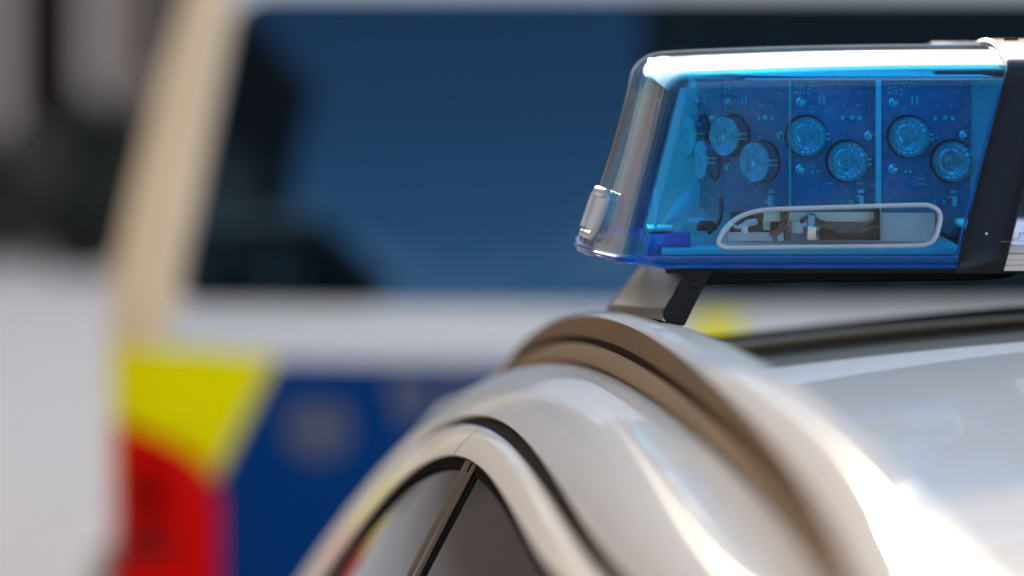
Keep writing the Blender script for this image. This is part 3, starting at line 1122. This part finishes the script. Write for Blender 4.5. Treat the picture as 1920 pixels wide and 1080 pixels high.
# latch boss on the end wall
def end_pt(Y, z, out=0.0):
    s = lean(z)
    yn = YN + 0.034 * s; yf = YF - 0.034 * s
    u = (Y - YM) / ((yf - yn) / 2)
    return Vector((XL_B + (XL_T - XL_B) * s - 0.0262 * (1 - 0.25 * s) * (1 - u * u) - out, Y, EYE + z))


bo = []
for (Y, z) in ((2.492, -0.150), (2.492, -0.129), (2.497, -0.1255), (2.533, -0.1255), (2.538, -0.129), (2.538, -0.150), (2.533, -0.1535), (2.497, -0.1535)):
    bo.append((Y, z))
boss = tube('end_boss', [end_pt(Y, z, 0.003) for Y, z in bo], 0.0030, 'bossplast', bar, closed=True, seg=8)
grid('boss_plate', [[end_pt(Y, z, 0.0025) for Y in np.linspace(2.494, 2.536, 5)] for z in np.linspace(-0.151, -0.128, 4)], 'greyplast', boss)
# rib that frames the recessed end panel
ribp = [end_pt(2.4335 + 0.03 * t + 0.0, ZB + 0.012 + 0.088 * t, 0.0006) for t in np.linspace(0, 1, 12)]
tube('end_panel_rib', ribp, 0.0016, 'clear', bar, seg=8)

# ---------------- inside: tray, top plate, boards
YB = 2.478
tray_pts = [W(1232, 470, 2.44), W(1800, 470, 2.44), W(1812, 430, 2.70), W(1190, 430, 2.70)]
tz = EYE - 0.1575
box('inner_tray', 0.095, 0.287, 2.434, 2.72, tz - 0.004, tz, 'whiteplast', bar, 0.001)
pz = EYE - 148 / FPX * YB
prism('top_plate', [Vector((0.150, 2.53, pz)), Vector((0.183, YB - 0.006, pz)), Vector((0.311, YB - 0.006, pz)), Vector((0.311, 2.69, pz)), Vector((0.150, 2.69, pz))], (0, 0, 0.0016), 'midgrey', bar, 0.0004)
hexa('driver_cover', [W(1752, 146, 2.55), W(1884, 146, 2.55), W(1884, 142, 2.62), W(1742, 142, 2.62), W(1752, 131, 2.55), W(1884, 130, 2.55), W(1884, 127, 2.62), W(1742, 128, 2.62)], 'black', bar, 0.001)
hexa('right_reflector_plate', [W(1818, 462, YB + 0.004), W(1880, 462, YB + 0.004), W(1880, 462, YB + 0.006), W(1818, 462, YB + 0.006),
                               W(1818, 151, YB + 0.004), W(1884, 151, YB + 0.004), W(1884, 151, YB + 0.006), W(1818, 151, YB + 0.006)], 'whiteplast', bar)
box('back_reflector', 0.12, 0.30, 2.60, 2.604, tz, pz - 0.001, 'greyplast', bar)


class Board:
    """Local frame: u along the board, v up, n towards the viewer side."""

    def __init__(self, origin, ang):
        self.o = origin
        self.u = Vector((math.cos(ang), -math.sin(ang), 0))
        self.n = Vector((-math.sin(ang), -math.cos(ang), 0))
        self.v = Vector((0, 0, 1))

    def pt(self, u, v, n=0.0):
        return self.o + self.u * u + self.v * v + self.n * n

    def m4(self, u, v, n=0.0):
        p = self.pt(u, v, n)
        m = Matrix((self.u.to_4d(), self.v.to_4d(), self.n.to_4d(), (0, 0, 0, 1))).transposed()
        for i in range(3):
            m[i][3] = p[i]; m[3][i] = 0
        m[3][3] = 1
        return m


S = YB / FPX        # metres per picture pixel on the board plane
rnd = random.Random(3)


def slab(name, B, u0, u1, v0, v1, n0, n1, m, parent, bevel=0.0):
    return hexa(name, [B.pt(u0, v0, n1), B.pt(u1, v0, n1), B.pt(u1, v0, n0), B.pt(u0, v0, n0),
                       B.pt(u0, v1, n1), B.pt(u1, v1, n1), B.pt(u1, v1, n0), B.pt(u0, v1, n0)], m, parent, bevel)


def multi_slab(name, B, rects, n0, n1, m, parent):
    v, f = [], []
    for (u0, u1, v0, v1) in rects:
        k = len(v)
        v += [B.pt(u0, v0, n0), B.pt(u1, v0, n0), B.pt(u1, v1, n0), B.pt(u0, v1, n0), B.pt(u0, v0, n1), B.pt(u1, v0, n1), B.pt(u1, v1, n1), B.pt(u0, v1, n1)]
        f += [(k + 4, k + 5, k + 6, k + 7), (k, k + 1, k + 5, k + 4), (k + 1, k + 2, k + 6, k + 5), (k + 2, k + 3, k + 7, k + 6), (k + 3, k, k + 4, k + 7)]
    o = mesh_obj(name, v, f, m, parent, smooth=False)
    o['kind'] = 'stuff'
    return o


def led_optic(B, u, v, r, parent, tab=0.0):
    """Reflector bowl, black seat ring, fluted front lens with centre ring and locating tab."""
    seat = lathe('optic_seat', [(r * 1.07, 0.0), (r * 1.07, 0.001), (r * 1.05, 0.0014), (r * 1.01, 0.0014), (r * 1.0, 0.001)], B.m4(u, v), 'black', parent, seg=32, cap=False)
    bw = lathe('reflector_bowl', [(r * 0.99, 0.0095), (r * 0.86, 0.0062), (r * 0.68, 0.0035), (r * 0.48, 0.0016), (r * 0.32, 0.0008), (r * 0.05, 0.0008)], B.m4(u, v), 'bowl', parent, seg=18, angle=8)
    lathe('led_chip', [(r * 0.24, 0.0008), (r * 0.24, 0.0022), (r * 0.17, 0.0034), (r * 0.03, 0.004)], B.m4(u, v), 'pad', parent, seg=18)
    nx, ny = 96, 10
    rows = []
    for i in range(nx + 1):
        x = -r + 2 * r * i / nx
        x = max(min(x, r * 0.9995), -r * 0.9995)
        hh = math.sqrt(r * r - x * x)
        row = []
        for j in range(ny + 1):
            y = -hh + 2 * hh * j / ny
            rad = math.hypot(x, y) / r
            h = 0.0100 + 0.0022 * (1 - rad * rad) + 0.00020 * math.cos(2 * math.pi * i / 6)
            row.append(B.pt(u + x, v + y, h))
        rows.append(row)
    fr = grid('fluted_lens', rows, 'optic', parent, angle=80)
    lathe('lens_rim', [(r * 1.0, 0.003), (r * 1.0, 0.0100), (r * 0.97, 0.0106), (r * 0.955, 0.0100)], B.m4(u, v), 'optic', parent, seg=40, cap=False)
    lathe('lens_centre_ring', [(r * 0.34, 0.0118), (r * 0.345, 0.0128), (r * 0.30, 0.0128), (r * 0.29, 0.0118)], B.m4(u, v), 'rim', parent, seg=28, cap=False)
    ribs = []
    for k in range(-8, 9):
        x = k * r / 8.6
        hh = math.sqrt(max(0, (0.96 * r) ** 2 - x * x))
        for q in range(6):
            a, b = -hh + 2 * hh * q / 6, -hh + 2 * hh * (q + 1) / 6
            ribs.append((u + x - r * 0.014, u + x + r * 0.014, v + a, v + b, 0.0100 + 0.0022 * (1 - (x * x + ((a + b) / 2) ** 2) / (r * r))))
    vv, ff = [], []
    for (u0, u1, v0, v1, h) in ribs:
        k = len(vv)
        vv += [B.pt(u0, v0, h), B.pt(u1, v0, h), B.pt(u1, v1, h), B.pt(u0, v1, h), B.pt((u0 + u1) / 2, v0, h + 0.0006), B.pt((u0 + u1) / 2, v1, h + 0.0006)]
        ff += [(k, k + 4, k + 5, k + 3), (k + 4, k + 1, k + 2, k + 5)]
    fl = mesh_obj('lens_flutes', vv, ff, 'flute', parent, smooth=False)
    fl['kind'] = 'stuff'
    # two-pronged locating tab on the right
    for dv in (-0.0016, 0.0016):
        slab('lens_tab', B, u + r * 0.98, u + r * 1.14, v + dv - 0.0006, v + dv + 0.0006, 0.004, 0.0105, 'pad', parent)


def screw(B, u, v, r, parent):
    s = lathe('screw', [(r * 1.25, 0.0), (r * 1.25, 0.0006), (r, 0.0007), (r, 0.0024), (r * 0.8, 0.0032), (r * 0.52, 0.0034), (r * 0.46, 0.0014), (r * 0.02, 0.0014)], B.m4(u, v), 'steel', parent, seg=20)
    return s


def text_mesh(name, s, size, B, u, v, n, m, parent):
    cu = bpy.data.curves.new(name, 'FONT')
    cu.body = s; cu.size = size; cu.align_x = 'LEFT'; cu.extrude = 0.00005
    to = bpy.data.objects.new(name, cu); col.objects.link(to)
    bpy.context.view_layer.update()
    me = bpy.data.meshes.new_from_object(to.evaluated_get(bpy.context.evaluated_depsgraph_get()))
    bpy.data.objects.remove(to)
    me.transform(B.m4(u, v, n))
    me.materials.clear(); me.materials.append(M[m])
    o = bpy.data.objects.new(name, me)
    return link(o, parent)


# pad pattern read off one board, in picture pixels from the upper screw
PADS = [(-8, -37, 2, 2), (-8, -33, 2, 2), (-8, -28, 4, 2.5), (-9, -18, 5, 3), (2, -36, 3, 2.5), (-1, -29, 3, 3), (4.5, -29, 3, 3), (-1, -23, 2.5, 4), (5, -23, 2.5, 4), (-1, -17, 3, 2), (4, -17, 3, 2),
        (17, -37, 3, 2.5), (23, -37, 3, 2.5), (32, -37, 3, 2.5), (19.5, -30, 3, 2.5), (29, -30, 3, 2.5), (35, -30, 3, 2.5), (42, -35, 2, 2), (42, -30, 2, 2), (14, -24, 4.5, 3), (14, -14.5, 5, 3),
        (34.5, -4.5, 3, 15), (43, -4.5, 3, 15), (17, 10, 1.2, 5), (19.8, 10, 1.2, 5), (22.5, 10, 1.2, 5), (-6, 18, 2.5, 1.6), (-1, 18, 2.5, 1.6), (4, 18, 2.5, 1.6), (9, 18, 2.5, 1.6), (17, 18.5, 1.6, 3), (20, 18.5, 1.6, 3), (23, 18.5, 1.6, 3),
        (80, 6, 3, 3.5), (107, 6, 3, 3.5), (80, 54, 3, 3), (107, 54, 3, 3), (77.5, 30, 6, 8), (110, 30, 7, 7), (125, -30, 3, 3), (78, 66, 12, 2),
        (22, 129.5, 3.5, 5), (31, 129.5, 4, 5), (53, 143, 14, 2), (53, 153, 14, 2), (108, 153, 14, 2), (94, 185, 8, 2), (94, 189, 8, 2), (76, 184, 5, 1.5), (76, 188, 5, 1.5), (-5, 190, 3, 2)]


def make_board(name_origin_px, ang, ulen_px, lens, screws_px, top_v, bot_v, mirror=False, text=None, base=(0, 0), connector=True, org=None):
    """org: 3D origin at the board's left edge; v measured in px below picture y=0 on the board plane."""
    B = Board(org, ang)
    pb = slab('led_board', B, 0, ulen_px * S, -bot_v * S, -top_v * S, -0.0016, 0, 'pcb', bar, 0.0002)
    bx, by = base
    rects = []
    for (x, y, w, h) in PADS:
        uu, vv = (bx + x) * S, -(by + y) * S
        if not (0.002 < uu < ulen_px * S - 0.001):
            continue
        if any(math.hypot(bx + x - lx, by + y - ly) < lr * 1.15 for lx, ly, lr in lens):
            continue
        rects.append((uu - w / 2 * S, uu + w / 2 * S, vv - h / 2 * S, vv + h / 2 * S))
    multi_slab('solder_pads', B, rects, 0.0, 0.0005, 'pad', pb)
    # stitching vias around the chip and driver
    vr = []
    for gx in range(14):
        for gy in range(4):
            for oy in (1, 46):
                x, y = bx + 70 + gx * 4.2, by + oy + gy * 4.2
                if any(math.hypot(x - lx, y - ly) < lr * 1.2 for lx, ly, lr in lens) or x > ulen_px - 3:
                    continue
                vr.append((x * S - 0.0002, x * S + 0.0002, -y * S - 0.0002, -y * S + 0.0002))
    for k in range(60):
        a, q = rnd.uniform(0, 6.28), rnd.uniform(9, 20)
        x, y = bx + 53 + q * 1.2 * math.cos(a), by + 148 + q * math.sin(a)
        if any(math.hypot(x - lx, y - ly) < lr * 1.2 for lx, ly, lr in lens):
            continue
        vr.append((x * S - 0.0002, x * S + 0.0002, -y * S - 0.0002, -y * S + 0.0002))
    multi_slab('solder_vias', B, vr, 0.0, 0.0003, 'trace', pb)
    tr = []
    for (x0, x1, y0, y1) in ((60, 128, -18, -17.2), (60, 60.8, -17, 80), (60, 128, 22, 22.8), (60, 128, 40, 40.8), (30, 110, 172, 172.8), (30, 30.8, 118, 172), (30, 110, 148, 148.6), (50, 50.8, -60, -18)):
        if (bx + x1) > ulen_px - 2:
            x1 = ulen_px - 3 - bx
        tr.append(((bx + x0) * S, (bx + x1) * S, -(by + y1) * S, -(by + y0) * S))
    multi_slab('copper_traces', B, tr, 0.0, 0.00015, 'trace', pb)
    # status lamp between two chips
    cx, cy = bx + 95, by + 30
    lathe('status_lamp', [(6.5 * S, 0), (6.5 * S, 0.0012), (5 * S, 0.0022), (2 * S, 0.0028), (0.2 * S, 0.003)], B.m4(cx * S, -cy * S), 'pad', pb, seg=16)
    for lx, ly, lr in lens:
        led_optic(B, lx * S, -ly * S, lr * S * 0.95, pb)
    for sx, sy in screws_px:
        screw(B, sx * S, -sy * S, 7.2 * S, pb)
    if connector:
        x, y = bx + 112, by + 183
        if x < ulen_px - 4:
            slab('connector', B, (x - 4) * S, (x + 5) * S, -(y + 12) * S, -(y - 8) * S, 0, 0.004, 'whiteplast', pb, 0.0003)
            slab('connector_pin', B, (x - 10) * S, (x - 4) * S, -(y - 4) * S, -(y - 7) * S, 0, 0.0015, 'pad', pb)
            slab('connector_foot', B, (x - 6) * S, (x + 6) * S, -(y - 12) * S, -(y - 19) * S, 0, 0.002, 'pad', pb)
    if text:
        text_mesh('board_print', text, 7.5 * S, B, (bx + 108) * S, -(by - 16) * S, 0.0002, 'silk', pb)
    return B


TOPV, BOTV = 151, 402
# right board (left edge at picture x 1650)
make_board(None, 0.0, 170, [(53, 256, 40.5), (134, 302, 40.5)], [(26, 192), (158, 253), (25, 317)], TOPV, BOTV, text='LG2070C', base=(26, 192), org=Vector(((1650 - 960) / FPX * YB, YB, EYE)))
# middle board
make_board(None, 0.0, 158, [(27, 255, 39.5), (104, 302, 40)], [(18, 191), (146, 254), (17, 317)], TOPV, BOTV, text='LG2070C', base=(18, 191), org=Vector(((1484 - 960) / FPX * YB, YB, EYE)))
# corner board, turned half left; end board, turned to the end
AC = R(46)
oc = Vector(((1478 - 960) / FPX * YB, YB + 0.001, EYE)) - Vector((math.cos(AC), -math.sin(AC), 0)) * 168 * S
make_board(None, AC, 168, [(31, 258, 40), (108, 305, 40)], [(18, 193), (150, 256), (17, 320)], TOPV, BOTV, text='LG2070C', base=(18, 193), org=oc)
AD = R(76)
od = oc + Vector((-0.001, 0.001, 0)) - Vector((math.cos(AD), -math.sin(AD), 0)) * 166 * S
make_board(None, AD, 166, [(58, 262, 40), (130, 306, 40)], [(24, 198), (150, 258), (24, 322)], TOPV, BOTV, base=(24, 198), org=od, connector=False)


def strip(name, x0, x1, y0, y1, Y, th, m):
    return hexa(name, [W(x0, y1, Y), W(x1, y1, Y), W(x1, y1, Y) + Vector((0, th, 0)), W(x0, y1, Y) + Vector((0, th, 0)),
                       W(x0, y0, Y), W(x1, y0, Y), W(x1, y0, Y) + Vector((0, th, 0)), W(x0, y0, Y) + Vector((0, th, 0))], m, bar, 0.0004)


strip('board_divider', 1642, 1652.5, 150, 400, YB - 0.009, 0.008, 'whiteplast')
strip('board_divider', 1479.5, 1483.5, 150, 400, YB - 0.006, 0.006, 'cream')
strip('top_lip', 1396, 1884, 146.5, 150.5, YB - 0.008, 0.002, 'whiteplast')

# left end fittings
strip('guide_post', 1226, 1232, 355, 436, 2.462, 0.003, 'whiteplast')
arc = smooth_curve([W(1243, 424, 2.50), W(1262, 402, 2.505), (W(1284, 384, 2.51)), W(1312, 374, 2.52)], 6)
rows = []
for i, p in enumerate(arc):
    t = i / (len(arc) - 1)
    w_ = 0.003 + 0.0085 * t
    rows.append([p + Vector((0, 0.002, -w_)), p + Vector((0, 0, -w_ * 0.5)), p + Vector((0, -0.001, 0)), p + Vector((0, 0, w_ * 0.5)), p + Vector((0, 0.002, w_))])
grid('reflector_hoop', rows, 'whiteplast', bar)
hexa('floor_clip', [W(1298, 424, 2.485), W(1330, 424, 2.485), W(1330, 418, 2.51), W(1292, 418, 2.51), W(1290, 414, 2.485), W(1322, 412, 2.485), W(1318, 406, 2.51), W(1284, 408, 2.51)], 'whiteplast', bar, 0.001)
prism('left_reflector_wall', [W(1205, 445, 2.572), W(1400, 445, 2.572), W(1400, 165, 2.572), W(1276, 165, 2.572)], (0, 0.002, 0), 'whiteplast', bar)
lathe('cable_grommet', [(0.0065, 0), (0.0065, 0.004), (0.0045, 0.006), (0.004, 0.003), (0.001, 0.003)], Matrix.Translation(W(1325, 432, 2.475)), 'black', bar, seg=24)
tube('end_cable', smooth_curve([W(1352, 372, 2.505), W(1352, 395, 2.50), W(1346, 420, 2.49), W(1330, 436, 2.48)], 6), 0.0016, 'cable', bar)

# behind the clear window
strip('cream_board_edge', 1432, 1640, 398, 415.5, 2.456, 0.003, 'cream')
strip('pale_side_plate', 1648, 1752, 399, 452, 2.462, 0.003, 'greyplast')
strip('black_divider', 1640, 1650, 392, 450, 2.452, 0.02, 'black')
strip('black_module', 1530, 1664, 430, 450, 2.470, 0.02, 'black')
strip('black_module', 1370, 1470, 399, 440, 2.500, 0.01, 'black')
strip('white_terminal', 1486, 1512, 416, 437, 2.474, 0.01, 'whiteplast')
strip('white_terminal', 1458, 1470, 436, 452, 2.466, 0.006, 'whiteplast')
strip('floor_plate', 1365, 1450, 436, 452, 2.468, 0.004, 'greyplast')
bz = W(1521, 449, 2.452)
bolt = lathe('fixing_bolt', [(0.0029 + 0.0004 * (k % 2), 0.004 + 0.0009 * k) for k in range(14)] + [(0.0005, 0.017)], Matrix.Translation(bz), 'steel', bar, seg=16)
lathe('nut', [(0.0052, 0.0), (0.0052, 0.0078), (0.0046, 0.0084), (0.003, 0.0084)], Matrix.Translation(bz), 'steel', bolt, seg=6, cap=False, angle=20)
for k, (pts, m, r) in enumerate([
        ([(1535, 415), (1560, 428), (1600, 434), (1640, 425)], 'cable', 0.0017),
        ([(1528, 410), (1552, 425), (1590, 431), (1645, 412)], 'cable', 0.0014),
        ([(1466, 392), (1470, 410), (1462, 432), (1445, 440)], 'cable', 0.002),
        ([(1476, 392), (1474, 415), (1476, 450)], 'cable', 0.0022),
        ([(1442, 438), (1458, 434), (1474, 424)], 'redcable', 0.0012),
        ([(1500, 416), (1518, 408), (1530, 420)], 'cable', 0.0016),
        ([(1372, 420), (1384, 426), (1396, 420), (1418, 417)], 'rim', 0.0012)]):
    tube('wire', smooth_curve([W(x, y, 2.448 + 0.003 * (k % 4)) for x, y in pts], 6), r, m, bar, seg=6)
tube('white_elbow', smooth_curve([W(1397, 438, 2.462), W(1396, 426, 2.462), W(1402, 419, 2.465), W(1416, 416, 2.47)], 5), 0.0022, 'whiteplast', bar)
strip('brown_spacer', 1432, 1444, 412, 432, 2.48, 0.01, 'cream')


# ---------------- strap over the bar
def strap_profile(x_of, out, th=0.0):
    """Section of the bar at the joint, wrapped from the near foot over the top to the far foot."""
    RS = 0.017
    pr = []
    for z in np.linspace(ZB - 0.008, ZT - RS, 14):
        pr.append((YN + 0.034 * lean(z) - out, z))
    for k in range(1, 10):
        a = k / 9 * math.pi / 2
        z = ZT - RS + RS * math.sin(a)
        pr.append((YN + 0.034 * lean(z) + RS * (1 - math.cos(a)) * 0.9 - out * math.cos(a), z + out * math.sin(a)))
    y0, z0 = pr[-1]
    for k in range(1, 7):
        t = k / 6 * 0.5
        pr.append((y0 + (2 * YM - 2 * y0) * t, z0 + 0.0115 * (1 - (1 - 2 * t) ** 2)))
    pr += [(2 * YM - y, z) for y, z in pr[-2::-1]]
    return pr


SW = 0.0300


def make_strap(name, mirror=False):
    outer, inner = strap_profile(None, 0.0035), strap_profile(None, -0.002)
    rows = []
    for (pr, dx, o) in ((inner, -0.0005, 0), (outer, -0.0005, -0.0012), (outer, 0.0012, 0), (outer, SW - 0.0012, 0), (outer, SW, -0.0012), (inner, SW, 0)):
        row = []
        for (y, z) in pr:
            x = x_right(min(z, ZT)) + dx
            yy = y - o * (1 if y < YM else -1) * (1 if z < -0.045 else 0)
            zz = z + (o if z >= -0.045 else 0)
            if mirror:
                x = 2 * CARC - x
            row.append(Vector((x, yy, EYE + zz)))
        rows.append(row)
    return grid(name, rows, 'strap', bar, angle=35)


make_strap('clamp_strap')
make_strap('clamp_strap', True)
# metal tongue of the strap lying on top at the far side, with a slot
st = x_right(ZT)
tg = hexa('strap_plate', [(st - 0.028, 2.655, EYE + ZT + 0.0095), (st + 0.034, 2.655, EYE + ZT + 0.0095), (st + 0.034, 2.72, EYE + ZT + 0.0045), (st - 0.028, 2.72, EYE + ZT + 0.0045),
                          (st - 0.028, 2.655, EYE + ZT + 0.0119), (st + 0.034, 2.655, EYE + ZT + 0.0119), (st + 0.034, 2.72, EYE + ZT + 0.0075), (st - 0.028, 2.72, EYE + ZT + 0.0075)], 'alu', bar, 0.0006)
box('strap_slot', st + 0.009, st + 0.019, 2.555, 2.560, EYE + ZT + 0.0140, EYE + ZT + 0.0156, 'black', bar)
jb = [Vector((x_right(z) - 0.0022, YN + 0.034 * lean(z) - 0.0002, EYE + z)) for z in np.linspace(ZB, -0.058, 16)]
tube('dome_edge_bead', jb, 0.0009, 'blue_solid', bar, seg=8)
lathe('strap_rivet_dot', [(0.0009, 0.0), (0.0007, 0.0004), (0.0001, 0.0005)], Matrix.Translation(on_face(1850, 438, 0.0036)) @ Matrix.Rotation(R(90), 4, 'X'), 'alu', bar, seg=10)


# ---------------- clear centre section and the other end
def centre_rows():
    pr = strap_profile(None, 0.0)
    rows = []
    for t in np.linspace(0, 1, 24):
        row = []
        for (y, z) in pr:
            xa = x_right(min(z, ZT)) + SW - 0.001
            xb = 2 * CARC - xa
            row.append(Vector((xa + (xb - xa) * t, y, EYE + max(z, ZB + 0.012))))
        rows.append(row)
    return rows


solid_shell('clear_centre_lens', centre_rows(), 0.0028, 'smoke', bar)
cp = box('centre_panel', 0.332, 2 * CARC - 0.332, 2.4655, 2.469, EYE - 0.150, EYE - 0.055, 'bluefilm', bar)
BC = Board(Vector((0, 2.465, EYE)), 0.0)
text_mesh('panel_print', 'M', 15 * S, BC, (1910 - 960) / FPX * 2.465, -445 / FPX * 2.465, 0.0003, 'whiteplast', cp)
prs = []
for (y, z) in ((2.437, -0.1555), (2.4365, -0.1605), (2.433, -0.1612), (2.433, -0.1645), (2.436, -0.1652), (2.436, -0.168), (2.4325, -0.1685), (2.4325, -0.1715), (2.72, -0.1715), (2.72, -0.1555)):
    prs.append((y, z))
rows = [[Vector((x, y, EYE + z)) for (y, z) in prs + [prs[0]]] for x in np.linspace(x_right(-0.165) + SW - 0.004, 2 * CARC - x_right(-0.165) - SW + 0.004, 4)]
grid('aluminium_base_rail', rows, 'alu', bar, angle=25)
mr = [[Vector((2 * CARC - p.x, p.y, p.z)) for p in r] for r in dome_rows()]
o2 = solid_shell('blue_lens_dome', mr, 0.0028, 'blue_dome', bar)
for p in o2.data.polygons:
    p.use_smooth = True
for r_o in (o for o in bar.children if o.name.startswith('clear_centre_lens')):
    for p in r_o.data.polygons:
        p.use_smooth = True
    r_o.data.set_sharp_from_angle(angle=R(38))
o2.data.set_sharp_from_angle(angle=R(38))
grid('dome_foot_flange', [[Vector((2 * CARC - p.x, p.y, p.z)) for p in r] for r in FL], 'blue_solid', bar, angle=30)

# ---------------- underside: black carrier beam and foot brackets
cb = []
for (x, y0, y1) in ((1306, 505, 536), (1350, 505, 533.5), (1500, 505, 530.5), (1700, 505, 528.5), (1830, 505, 527), (1880, 505, 524), (1905, 505, 517), (1915, 505, 508)):
    cb.append((x, y0, y1))
rows = []
for (x, y0, y1) in cb:
    a, b = W(x, y0 + 8, 2.452), W(x, y1, 2.452)
    rows.append([a + Vector((0, 0.22, 0)), a, b + Vector((0, 0.0015, 0.0012)), b + Vector((0, 0.004, 0)), b + Vector((0, 0.03, 0)), b + Vector((0, 0.03, 0.003)), b + Vector((0, 0.2, 0.003))])
grid('carrier_beam', rows, 'black', bar, angle=25)
box('carrier_tray', 0.098, 2 * CARC - 0.098, 2.446, 2.716, EYE - 0.1745, EYE - 0.1675, 'black', bar, 0.001)
for mirror in (False, True):
    def mx(p):
        return Vector((2 * CARC - p.x, p.y, p.z)) if mirror else Vector(p)
    # sloping silver cover of the foot, folded lip at its base
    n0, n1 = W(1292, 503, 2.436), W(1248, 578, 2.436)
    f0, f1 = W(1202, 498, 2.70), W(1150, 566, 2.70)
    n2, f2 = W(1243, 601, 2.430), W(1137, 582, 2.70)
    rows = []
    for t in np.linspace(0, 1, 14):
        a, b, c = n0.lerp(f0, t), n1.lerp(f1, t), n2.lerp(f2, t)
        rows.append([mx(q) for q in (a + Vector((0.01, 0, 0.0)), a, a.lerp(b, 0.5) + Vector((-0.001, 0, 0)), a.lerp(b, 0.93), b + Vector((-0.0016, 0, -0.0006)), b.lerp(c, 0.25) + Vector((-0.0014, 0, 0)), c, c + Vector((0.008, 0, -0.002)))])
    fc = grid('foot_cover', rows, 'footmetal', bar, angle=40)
    tube('foot_pad', [mx(n2.lerp(f2, t) + Vector((0.001, 0, -0.0035))) for t in np.linspace(0, 1, 8)], 0.0032, 'rubber', bar, seg=8)
    pl = [W(1291, 506, 2.432), W(1338, 506, 2.432), W(1312, 552, 2.432), W(1283, 612, 2.432), W(1262, 608, 2.432), W(1246, 602, 2.432), W(1243, 590, 2.432), W(1249, 574, 2.432)]
    prism('foot_plate', [mx(p) for p in pl], (0, 0.26, 0), 'black', bar, 0.0008)
    lathe('foot_screw', [(0.003, 0), (0.003, 0.0015), (0.002, 0.002), (0.0003, 0.002)], Matrix.Translation(mx(W(1301, 535, 2.4318))) @ Matrix.Rotation(R(90), 4, 'X'), 'black', bar, seg=14)
